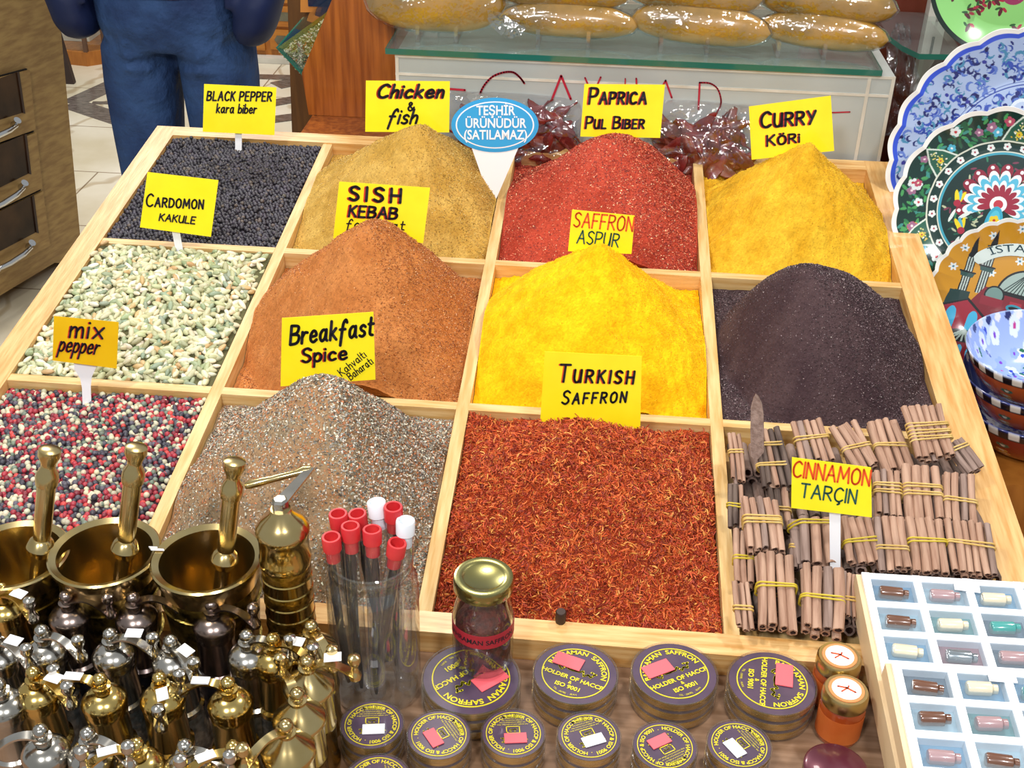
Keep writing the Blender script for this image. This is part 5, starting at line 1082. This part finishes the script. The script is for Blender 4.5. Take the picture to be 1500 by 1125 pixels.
def bag(label, inner, px0, px1, py0, py1, y, seed, npep, lean=.45):
    npep = int(npep*1.5)
    c = ony((px0+px1)/2, (py0+py1)/2, y); s = np.linalg.norm(c-CAM)/FPX; hw = (px1-px0)/2*s; hh = (py1-py0)/2*s; n = toward(c, .1); ex = unit(np.cross([0, 0, 1.], n)); ey = np.cross(n, ex); rg = np.random.default_rng(seed); t = .022
    nu, nv = 46, 34; u, v = np.meshgrid(np.linspace(-1, 1, nu), np.linspace(-1, 1, nv)); th = t*(np.clip((1-np.abs(u)**3)*(1-np.abs(v)**3), 0, 1))**.6
    wr = fbm(u, v, 2.6, seed, 4)*.012*(1-np.abs(u)**6)*(1-np.abs(v)**6); ou = u+.05*fbm(v, u, 1.5, seed+3, 2); ov = v+.08*fbm(u, v, 1.4, seed+5, 2); mb = MB()
    fr = c+(ou*hw)[..., None]*ex+(ov*hh)[..., None]*ey+(th*.9+wr)[..., None]*n; bk = c+(ou*hw)[..., None]*ex+(ov*hh)[..., None]*ey-(th*.6)[..., None]*n
    i = np.arange(nu*nv).reshape(nv, nu); Q = np.stack([i[:-1, :-1], i[:-1, 1:], i[1:, 1:], i[1:, :-1]], -1).reshape(-1, 4)
    mb.add(fr.reshape(-1, 3), [tuple(q) for q in Q]); mb.add(bk.reshape(-1, 3), [tuple(q[::-1]) for q in Q]); o = mb.build('pepper_bag', M['film'], None, c, loc=c, angle=75); tag(o, label, 'bag')
    for k in range(npep):
        a, b = rg.uniform(-.72, .72), rg.uniform(-.85, .45); o = D.objects.new('dried_pepper', PD[k % 5]); COL.objects.link(o); o.location = c+ex*a*hw*.92+ey*b*hh*.85+n*rg.uniform(-.3, .35)*t*.8
        q = rg.uniform(0, 6.28); e1 = ex*math.cos(q)+ey*math.sin(q); e3 = unit(n+ex*rg.normal(0, .25)+ey*rg.normal(0, .25)); e2 = unit(np.cross(e3, e1)); e1 = np.cross(e2, e3); o.rotation_euler = Matrix((e1, e2, e3)).transposed().to_euler(); sc = rg.uniform(.8, 1.15); o.scale = (sc, sc, sc); tag(o, inner, 'dried pepper', inner.replace('dried red pepper', 'dried red peppers'))
bag('clear film bag of dried peppers behind the blue oval sign', 'dried red pepper inside the bag behind the oval sign', 657, 852, 138, 255, .822, 31, 26)
bag('clear film bag of dried peppers between the PAPRICA and CURRY cards', 'dried red pepper inside the bag between two cards', 946, 1112, 150, 262, .822, 37, 22)

# wooden herb stand (side panel stands on the bench) with its slanting glass bin
t = thing('herb_stand', 'red-brown wooden herb stand with a slanted edge left of the white box', 'stand', (-.25, .87, ZF)); off = (-.25, .87, ZF)
def pxpoly(pts, y0, y1, name, m, parent, off):
    P = [ony(px, py, y0) for px, py in pts]; mb = MB(); mb.prism([(p[0], p[2]) for p in P], (np.array([0, y0, 0]), ID[1], ID[3], ID[2]), 0, y1-y0); return mb.build(name, m, parent, off, smooth=False)
yp = .930; pp = [ony(px, py, yp) for px, py in ((442, 107), (486, 0), (528, -100))]; mb = MB(); mb.prism([(pp[0][0]+.006, BZ_+.0005)]+[(p[0], p[2]) for p in pp]+[(-.176, pp[2][2]), (-.176, BZ_+.0005)], (np.array([0, yp, 0]), ID[1], ID[3], ID[2]), 0, .02); mb.build('side_panel', M['cherry'], t, off, smooth=False)
t2 = thing('tall_cabinet', 'brown panelled cabinet side with a framed dark pane, behind the herb stand', 'cabinet', off)
pxpoly([(430, 260), (421, 0), (418, -90), (640, -90), (640, 260)], 1.16, 1.19, 'rear_panel', mat('brown_panel', '#54330f', .4, c2='#6b4418', nscale=10, stretch=(8, 8, .6)), t2, off)
pf = pxpoly([(440, -60), (440, 18), (500, 18), (500, -60)], 1.135, 1.159, 'picture_frame', M['farwood'], t2, off)
mb = MB(); a, b = ony(447, -60, 1.133), ony(493, 11, 1.133); mb.box((a[0]-off[0], 1.133-off[1], b[2]-off[2]), (b[0]-off[0], 1.1355-off[1], a[2]-off[2])); mb.build('dark_pane', mat('dark_blue_pane', '#141e38', .1, coat=.5), pf, smooth=False)
mb = MB(); a = ony(462, 172, yp-.0005); mb.lathe([(0, -.001), (.0035, -.001), (.0035, .001)], 12, (a, ID[1], ID[3], -ID[2])); mb.build('screw_hole', M['black'], t, off)
# glass bin
bn = [(405, 71), (497, 4), (486, 20), (443, 107)]
gt = pxpoly([(405, 71), (411, 73), (500, 8), (500, 2)], .953, 1.12, 'glass_front', M['glass'], t, off); gb = pxpoly([(404, 70), (410, 70), (447, 106), (443, 111)], .953, 1.12, 'glass_base', M['gedge'], t, off)
pxpoly([(406, 70), (492, 8), (470, 60), (444, 108)], .9515, .9528, 'glass_end', M['glass'], t, off)
rg = np.random.default_rng(9); n = 1600; q = []
while len(q) < n:
    x, y = rg.uniform(408, 492), rg.uniform(8, 108)
    if (y-71)*(497-405) > (x-405)*(4-71)+900 and (x-405)*(108-71) > (y-71)*(443-405)-0 and x < 486-(y-0)*.42+4: q.append(ony(x, y, rg.choice([.957, .961, .97, .99], p=[.5, .25, .15, .1])))
q = np.array(q); R_ = euler_mats(n, rg, rg.normal(0, 1, (n, 3))/1.0, 1.0); sz = rg.uniform(.004, .010, n); V = np.einsum('vk,nkj->nvj', FLAKE[0]*[1, .45, 1], R_)*sz[:, None, None]+q[:, None]; V[..., 1] = np.maximum(V[..., 1], .9534)
cols = pick([('#d8d4b8', 4), ('#a8a878', 4), ('#7a8a58', 3), ('#b8683a', 1), ('#5a5a40', 2), ('#ece8d8', 2)], n, rg)
F = (FLAKE[1][None]+(np.arange(n)*5)[:, None, None]).reshape(-1, 3); o0 = q.mean(0); o = npmesh('dried_herbs', V.reshape(-1, 3)-o0, [F], GRAIN, np.repeat(cols, 5, 0), None, np.zeros(len(F), bool)); o.location = o0; tag(o, 'mixed dried herbs filling the slanted glass bin', 'herbs', kind='stuff')

# glass corner shelf with its upright
t = thing('corner_shelf', 'glass corner shelf on a slotted white upright below the lime plate', 'shelf', (.62, 1.1, sh_z)); off = (.62, 1.1, sh_z)
P = [onz(1303, 52, sh_z), onz(1322, 66, sh_z), onz(1347, 78, sh_z), onz(1560, 82, sh_z), onz(1600, 40, sh_z)]; P = [(p[0], min(p[1], 1.155)) for p in P]+[(P[0][0], 1.155)]
P = [P[5]]+P[:4]+[(P[3][0], 1.155)]
mb = MB(); mb.prism(P, (np.array([0, 0, sh_z-.008]), *ID[1:]), 0, .007); mb.build('pane', M['greenglass'], t, off, smooth=False)
mb = MB(); mb.prism([(p[0], p[1]-.0008) for p in P[1:5]]+[(p[0], p[1]+.0006) for p in P[4:0:-1]], (np.array([0, 0, sh_z-.0082]), *ID[1:]), 0, .0074); mb.build('polished_edge', M['gedge'], t, off, smooth=False)
a = ony(1368, 40, 1.145); mb = MB(); mb.box((a[0]-.014, 1.135, -.6), (a[0]+.014, 1.158, 1.1)); up = mb.build('upright', mat('white_metal', '#c8c4ba', .4, c2='#b8b2a6', nscale=12), t, off, smooth=False)
mb = MB()
for q in np.arange(-.3, .6, .06): mb.box((a[0]-.002, 1.1345, q), (a[0]+.002, 1.1352, q+.03))
mb.build('slots', M['black'], up, smooth=False, off=off)
b = ony(1360, 90, 1.12); mb = MB(); mb.prism([(1.135, sh_z-.009), (.97, sh_z-.009), (.97, sh_z-.02), (1.06, sh_z-.035), (1.135, sh_z-.11)], (np.array([a[0]-.008, 0, 0]), ID[2], ID[3], ID[1]), 0, .012); mb.build('bracket', D.materials['white_metal'], t, off, smooth=False)
a = ony(1412, 55, 1.0); mb = MB(); mb.box((a[0]-.004, .96, sh_z-.001), (a[0]+.004, 1.0, sh_z+.002)); mb.box((a[0]-.004, .985, sh_z-.001), (a[0]+.004, .989, sh_z+.045)); tag(mb.build('plate_stand', M['clear'], None, a, smooth=False, loc=a), 'clear plastic prop under the lime green plate', 'stand')
# crumpled film beside the white box
nu, nv = 20, 30; u, v = np.meshgrid(np.linspace(-1, 1, nu), np.linspace(-1, 1, nv)); c = ony(1318, 120, 1.0); sx = 26*np.linalg.norm(c-CAM)/FPX; sy = 75*np.linalg.norm(c-CAM)/FPX
V = c+np.stack([sx*(u*(1-.5*v)+.35*fbm(u, v, 1.5, 3, 3)-.35*v), .03*fbm(u, v, 2.2, 5, 4), sy*(v+.15*fbm(u, v, 1.3, 8, 3))], -1); i = np.arange(nu*nv).reshape(nv, nu); Q = np.stack([i[:-1, :-1], i[:-1, 1:], i[1:, 1:], i[1:, :-1]], -1).reshape(-1, 4)
mb = MB(); mb.add(V.reshape(-1, 3), [tuple(q) for q in Q]); mb.add((V+[0, .004, 0]).reshape(-1, 3), [tuple(q[::-1]) for q in Q]); tag(mb.build('plastic_bag', M['film'], None, c, loc=c, angle=80), 'crumpled empty clear plastic bag right of the white box', 'bag')

# ------------------------------------------------------------------ drawer cabinet at the left
A = onz(80, 385, -.82); nrm = np.array([.957, -.290, 0.0]); nrm = unit(nrm); fm = lambda px, py, o=0.0: onpl(px, py, A+nrm*o, nrm)
cb = thing('drawer_cabinet', 'olive wood cabinet of glass fronted drawers at the left edge', 'cabinet', A); off = A
def fslab(pts, o0, o1, name, m, parent, off):
    k = len(pts); P0 = [fm(*p, 0)+nrm*o0 for p in pts]; P1 = [fm(*p, 0)+nrm*o1 for p in pts]; mb = MB(); mb.add(P0+P1, [tuple(range(k-1, -1, -1)), tuple(range(k, 2*k))]+[(i, (i+1) % k, k+(i+1) % k, k+i) for i in range(k)]); return mb.build(name, m, parent, off, smooth=False)
fslab([(74, -120), (85, 0), (116, 330), (121, 385), (80, 385), (0, 433), (-160, 540), (-190, -60)], -.42, 0, 'carcass', M['cabwood'], cb, off)
CABF = mat('drawer_front_wood', '#8d6c3c', .48, c2='#a88850', nscale=6, stretch=(3, 3, 14), bump=.12, bscale=20); PANE = mat('dark_drawer_pane', '#24150a', .3, c2='#4a321c', nscale=9, coat=.1, spec=.2)
def rowline(a, b): s = (b[1]-a[1])/(b[0]-a[0]); return lambda x: a[1]+s*(x-a[0])
L0, L1, L2, L3 = rowline((0, 108), (38, 98)), rowline((0, 206), (48, 189)), rowline((0, 302.5), (57.6, 275)), rowline((0, 398), (68, 359))
for la, lb, xa, xb, wq in ((L0, L1, 38, 47, ((17, 105), (26, 164), 172, 111)), (L1, L2, 48, 57, ((28, 196), (35, 253), 270, 208)), (L2, L3, 58, 68, ((39, 286), (46, 339), 363, 305))):
    fslab([(xa-.6, la(xa)+2.0), (xb-.6, lb(xb)-.4), (-150, lb(-150)-.4), (-170, la(-170)+2.0)], 0, .005, 'gap', M['black'], cb, off)
    dr = fslab([(xa-.8, la(xa)+4.0), (xb-1, lb(xb)-.8), (-150, lb(-150)-.8), (-170, la(-170)+4)], .005, .014, 'drawer', CABF, cb, off)
    (x1, y1), (x2, y2), yb_, yt_ = wq; sb = (y2-yb_)/x2; st = (y1-yt_)/x1
    fslab([(x1, y1), (x2, y2), (-130, yb_-130*sb), (-140, yt_-140*st)], .0142, .0148, 'glass_pane', PANE, dr, off)
    fslab([(x1, y1), (x1+3, y1-1), (x2+3, y2+1), (x2, y2)], .0142, .018, 'pane_bead', M['darkwood'], dr, off)
    hx, hy = {172: (11, 182), 270: (22, 273), 363: (33, 360)}[yb_]; p = fm(hx, hy); q = fm(hx-50, hy+32*(.7 if yb_ == 172 else 1)); mb = MB(); nb = nrm
    mb.tube([p+nb*.013, p+nb*.03+np.array([0, 0, .01]), p+nb*.036+np.array([0, 0, .016])], [.006, .007, .010], 10); mb.tube([p+nb*.028, p+nb*.036+(q-p)*.3, p+nb*.036+(q-p)*.7, q+nb*.028], [.006, .0075, .0075, .006], 10); mb.tube([q+nb*.013, q+nb*.034], .007, 10); mb.build('handle', M['chrome'], dr, off)
for dx in (.12, .38):
    p = A-nrm*dx+np.array([-.0, -.05, 0])+np.array([-.06, -.2, 0]); mb = MB(); mb.lathe([(0, -.012), (.02, -.012), (.024, -.006), (.024, .006), (.02, .012), (0, .012)], 18, (np.array([p[0], p[1], ZF+.0245]), ID[2], ID[3], ID[1])); mb.build('caster', M['white'], cb, off)

# ------------------------------------------------------------------ far side of the shop
yF = 4.25; t = thing('drawer_wall', 'far orange wood wall of drawers with hexagonal windows', 'cabinet', (-1.2, yF, ZF)); off = (-1.2, yF, ZF)
a, b = ony(345, 78, yF), ony(520, -40, yF); 
mb = MB(); mb.box((a[0], yF, a[2]), (b[0], yF+.5, b[2]+.5)); mb.build('carcass', M['farwood'], t, off, smooth=False)
mb = MB(); mb.box((a[0]-.02, yF-.05, ZF), (b[0], yF+.5, a[2])); mb.build('marble_plinth', mat('marble_plinth', '#d8d4c8', .3, c2='#c0bcae', nscale=6), t, off, smooth=False)
DFR = mat('drawer_orange', '#a8641f', .42, c2='#bd7a2c', nscale=8, stretch=(1, 6, 6)); HEX = mat('window_glass_dark', '#4c4632', .15, c2='#6a6650', nscale=12, coat=.6)
for x0, x1 in ((346, 389.5), (395, 440), (446, 490)):
    for y0, y1 in ((-60, -29.5), (-27, 4.5), (7.5, 39), (42, 73)):
        p, q = ony(x0, y0, yF), ony(x1, y1, yF); mb = MB(); mb.box((p[0], yF-.012, q[2]), (q[0], yF, p[2])); d = mb.build('drawer', DFR, t, off, smooth=False)
        w, h_ = q[0]-p[0], p[2]-q[2]; cx, cz = (p[0]+q[0])/2, (p[2]+q[2])/2; mb = MB(); mb.prism([(cx-w*.34, cz), (cx-w*.24, cz-h_*.22), (cx+w*.24, cz-h_*.22), (cx+w*.34, cz), (cx+w*.24, cz+h_*.22), (cx-w*.24, cz+h_*.22)], (np.array([0, yF-.013, 0]), ID[1], ID[3], -ID[2]), 0, .001); mb.build('hexagonal_window', HEX, d, off, smooth=False)
yc = 4.05; p, q = ony(96, 97, yc), ony(168, 79, yc); t = thing('display_case', 'low glass display case on a wooden base, far left', 'cabinet', (p[0], yc, ZF)); off = (p[0], yc, ZF); x0 = p[0]-.25; x1 = q[0]; z1 = q[2]; xm = ony(127, 90, yc)[0]
mb = MB(); mb.prism([(x0, yc+.06), (xm, yc), (x1, yc+.10), (x1, yc+.55), (x0, yc+.55)], (np.array([0, 0, ZF]), *ID[1:]), 0, z1-ZF); mb.build('wooden_base', M['farwood'], t, off, smooth=False)
mb = MB(); mb.prism([(x0, yc+.07), (xm, yc+.01), (x1, yc+.11), (x1, yc+.54), (x0, yc+.54)], (np.array([0, 0, z1]), *ID[1:]), 0, .5); mb.build('glass_case', M['glass'], t, off, smooth=False)
mb = MB()
for x, y in ((xm, yc+.01), (x1-.01, yc+.11), ((xm+x1)/2, yc+.06)): mb.box((x-.008, y-.008, z1), (x+.008, y+.008, z1+.5))
mb.build('frame_post', mat('case_post', '#5a4030', .4, c2='#70503c', nscale=9), t, off, smooth=False)
mb = MB(); mb.box((x0+.05, yc+.15, z1+.001), (xm-.04, yc+.4, z1+.22)); tag(mb.build('white_carton', mat('white_card', '#d9d8c8', .6), None, (xm, yc+.2, z1), smooth=False, loc=(xm, yc+.2, z1)), 'white carton inside the far glass display case', 'box')
p = onz(103, 122, ZF); q = p+np.array([-.16, .03, 1.1]); mb = MB(); d = unit(q-p); mb.box((-.02, -.012, 0), (.02, .012, 1.1), (p, unit(np.cross(ID[2], d)), ID[2], d)); tag(mb.build('leaning_post', mat('dark_post', '#2c1d1a', .45, c2='#3c2a26', nscale=9), None, p, smooth=False, loc=p), 'dark leaning post behind the olive cabinet', 'post')

# ------------------------------------------------------------------ the man behind the tray
mx_ = -.797; my_ = 1.78
person = thing('person', 'person in blue jeans and an open dark blue jacket standing behind the tray', 'person', (mx_, my_, ZF)); PO = np.array([0., 0., 0.])
def loft(mb, rings, n=28, pw=2.4):
    V = []; F = []
    for cx, cy, cz, rx, ry in rings:
        for j in range(n):
            a = 2*math.pi*j/n; c, s = math.cos(a), math.sin(a); V.append((cx+rx*np.sign(c)*abs(c)**(2/pw), cy+ry*np.sign(s)*abs(s)**(2/pw), cz))
    for i in range(len(rings)-1):
        for j in range(n): F.append((i*n+j, i*n+(j+1) % n, (i+1)*n+(j+1) % n, (i+1)*n+j))
    k = len(rings)-1; F += [tuple(range(n-1, -1, -1)), tuple(k*n+j for j in range(n))]; mb.add(V, F)
def fuse(o, vox, smooth=4):
    r = o.modifiers.new('fuse', 'REMESH'); r.mode = 'VOXEL'; r.voxel_size = vox; r.use_smooth_shade = True
    s = o.modifiers.new('soften', 'SMOOTH'); s.iterations = smooth; s.factor = .5; return o
SKIN = mat('skin', '#b88668', .5, c2='#c4937a', nscale=8); JEAN = mat('blue_denim', '#1a2a50', .75, c2='#34507c', nscale=7, bump=1.0, bscale=11, detail=6, spec=.25)
JACK = mat('dark_blue_jacket', '#0c1636', .6, c2='#14224a', nscale=6, bump=.4, bscale=12, spec=.3)
[setattr(q.inputs['Distance'], 'default_value', .03) for q in JEAN.node_tree.nodes if q.type == 'BUMP']
SWEAT = mat('maroon_sweater', '#3a0a14', .8, c2='#4a101c', nscale=60); SHOE = mat('brown_shoe', '#2a1a12', .4, coat=.3); HAIR = mat('dark_hair', '#1a120e', .5, c2='#2a1e16', nscale=60)
mb = MB()
loft(mb, [(0, 0, .84, .15, .10), (0, 0, 1.0, .155, .105), (0, 0, 1.2, .17, .115), (0, 0, 1.36, .185, .11), (0, .01, 1.44, .12, .08), (0, .01, 1.50, .058, .06), (0, .0, 1.56, .056, .06)])
mb.ball((0, -.005, 1.66), (.078, .098, .115)); mb.ball((0, -.03, 1.60), (.055, .07, .06)); mb.ball((0, -.105, 1.645), (.013, .022, .022)); mb.ball((-.08, 0, 1.645), (.012, .02, .032)); mb.ball((.08, 0, 1.645), (.012, .02, .032))
mb.ball((0, -.094, 1.603), (.024, .012, .008))
for s in (-1, 1):
    mb.tube([(s*.17, 0, 1.38), (s*.235, .02, 1.25), (s*.262, .04, 1.10), (s*.24, .0, 1.0), (s*.20, -.045, .94)], [.058, .05, .042, .036, .030], 16)
    mb.ball((s*.195, -.055, .925), (.022, .036, .045)); mb.tube([(s*.178, -.07, .935), (s*.168, -.08, .915), (s*.168, -.08, .895)], [.011, .010, .008], 8)
    for k in range(4): mb.tube([(s*.195, -.075+.014*k, .895), (s*.193, -.076+.014*k, .872-.003*(k % 2)), (s*.190, -.072+.014*k, .852+.005*abs(k-1.5))], [.0095, .009, .0075], 8)
    mb.tube([(s*.085, 0, .86), (s*.1, 0, .48), (s*.11, .01, .08)], [.075, .052, .04], 14)
body = fuse(mb.build('body', SKIN, person), .008, 3)
mb = MB()
for s in (-1, 1): mb.ball((s*.030, -.086, 1.665), (.013, .010, .009))
mb.build('eyes', mat('eyes', '#e8e4dc', .2, c2='#3a2a20', nscale=30), person)
mb = MB(); loft(mb, [(0, .01, .80, .150, .115), (0, .0, .85, .160, .122), (0, -.005, .90, .161, .118), (0, 0, .95, .156, .110), (0, 0, 1.0, .152, .108)])
for s in (-1, 1):
    w = .018 if s < 0 else 0
    loft(mb, [(s*.040, .015, .845, .085, .100), (s*.082, .005, .80, .079, .104), (s*.086, .0, .72, .079, .098), (s*.088, -.005, .60, .073, .088), (s*.090, -.008, .50, .067, .080), (s*.095, .0, .40, .064, .078), (s*.10, .005, .25, .064, .078), (s*.105, .0, .10, .068, .082), (s*.106, .0, .05, .070, .085)])
mb.tube([(-.0, -.105, .95), (-.0, -.110, .90), (-.0, -.108, .85), (.0, -.104, .815)], .010, 8)
for s in (-1, 1):
    for k, (z0, dz) in enumerate(((.83, -.05), (.80, -.035), (.76, .0), (.47, .02), (.44, -.02), (.14, .02), (.11, -.015))):
        mb.tube([(s*.03, -.088, z0), (s*.075, -.104 if z0 > .6 else -.086, z0+dz*.4+.008), (s*.13, -.080 if z0 > .6 else -.070, z0-dz)], [.005, .011, .005], 8)
jeans = fuse(mb.build('jeans', JEAN, person), .0085, 4)
STT = mat('seam_thread', '#8a7a56', .7); mb = MB()
mb.tube([(-.012, -.112, .945), (-.010, -.116, .90), (-.004, -.114, .865), (.008, -.110, .84)], .0016, 6); mb.tube([(.012, -.112, .945), (.014, -.116, .90), (.013, -.114, .865), (.008, -.110, .84)], .0016, 6); mb.build('fly_stitching', STT, person)
mb = MB(); loft(mb, [(0, -.004, .915, .150, .121), (0, -.004, .93, .160, .124), (0, -.004, 1.1, .168, .128), (0, 0, 1.3, .178, .128), (0, 0, 1.42, .13, .10), (0, .01, 1.49, .07, .07)]); fuse(mb.build('sweater', SWEAT, person), .010, 3)
# open jacket: two front panels, back and sleeves
mb = MB()
def shell(a0, a1, zs, n=26, grow=.0, th=.012):
    V = []; F = []; m = len(zs)
    for z, rx, ry, e in zs:
        for k in range(n+1):
            a = a0+(a1-a0)*k/n
            for d in (0, th): V.append(((rx+d)*math.cos(a), (ry+d)*math.sin(a)+e, z))
    w = 2*(n+1)
    for i in range(m-1):
        for k in range(n):
            a = i*w+2*k; F += [(a, a+2, a+2+w, a+w), (a+1, a+1+w, a+3+w, a+3)]
        for a in (i*w, i*w+2*n): F.append((a, a+1, a+1+w, a+w))
    for i in (0, m-1):
        for k in range(n): a = i*w+2*k; F.append((a, a+1, a+3, a+2))
    mb.add(V, F)
shell(-.80, math.pi+.80, [(.90, .200, .150, .0), (.902, .205, .150, .0), (1.0, .205, .150, 0), (1.2, .205, .150, 0), (1.36, .20, .14, 0), (1.44, .14, .11, 0), (1.50, .085, .085, 0)])
for s in (-1, 1):
    loft(mb, [(s*.184, -.05, .818, .016, .030), (s*.184, -.05, .828, .034, .055), (s*.188, -.05, .855, .044, .074), (s*.200, -.04, .91, .050, .078), (s*.235, -.0, 1.0, .054, .07), (s*.262, .02, 1.1, .060, .068), (s*.238, .01, 1.25, .066, .075), (s*.18, 0, 1.40, .06, .08)], 20)
fuse(mb.build('jacket', JACK, person), .009, 4)
mb = MB()
for s in (-1, 1): mb.ball((s*.108, -.05, .045), (.05, .14, .045))
for s in (-1, 1): mb.box((s*.108-.048, -.19, .0), (s*.108+.048, .09, .02))
fuse(mb.build('shoes', SHOE, person), .008, 3)
mb = MB(); mb.ball((0, .018, 1.70), (.086, .098, .092)); mb.ball((0, .05, 1.64), (.08, .07, .09)); fuse(mb.build('hair', HAIR, person), .010, 2)
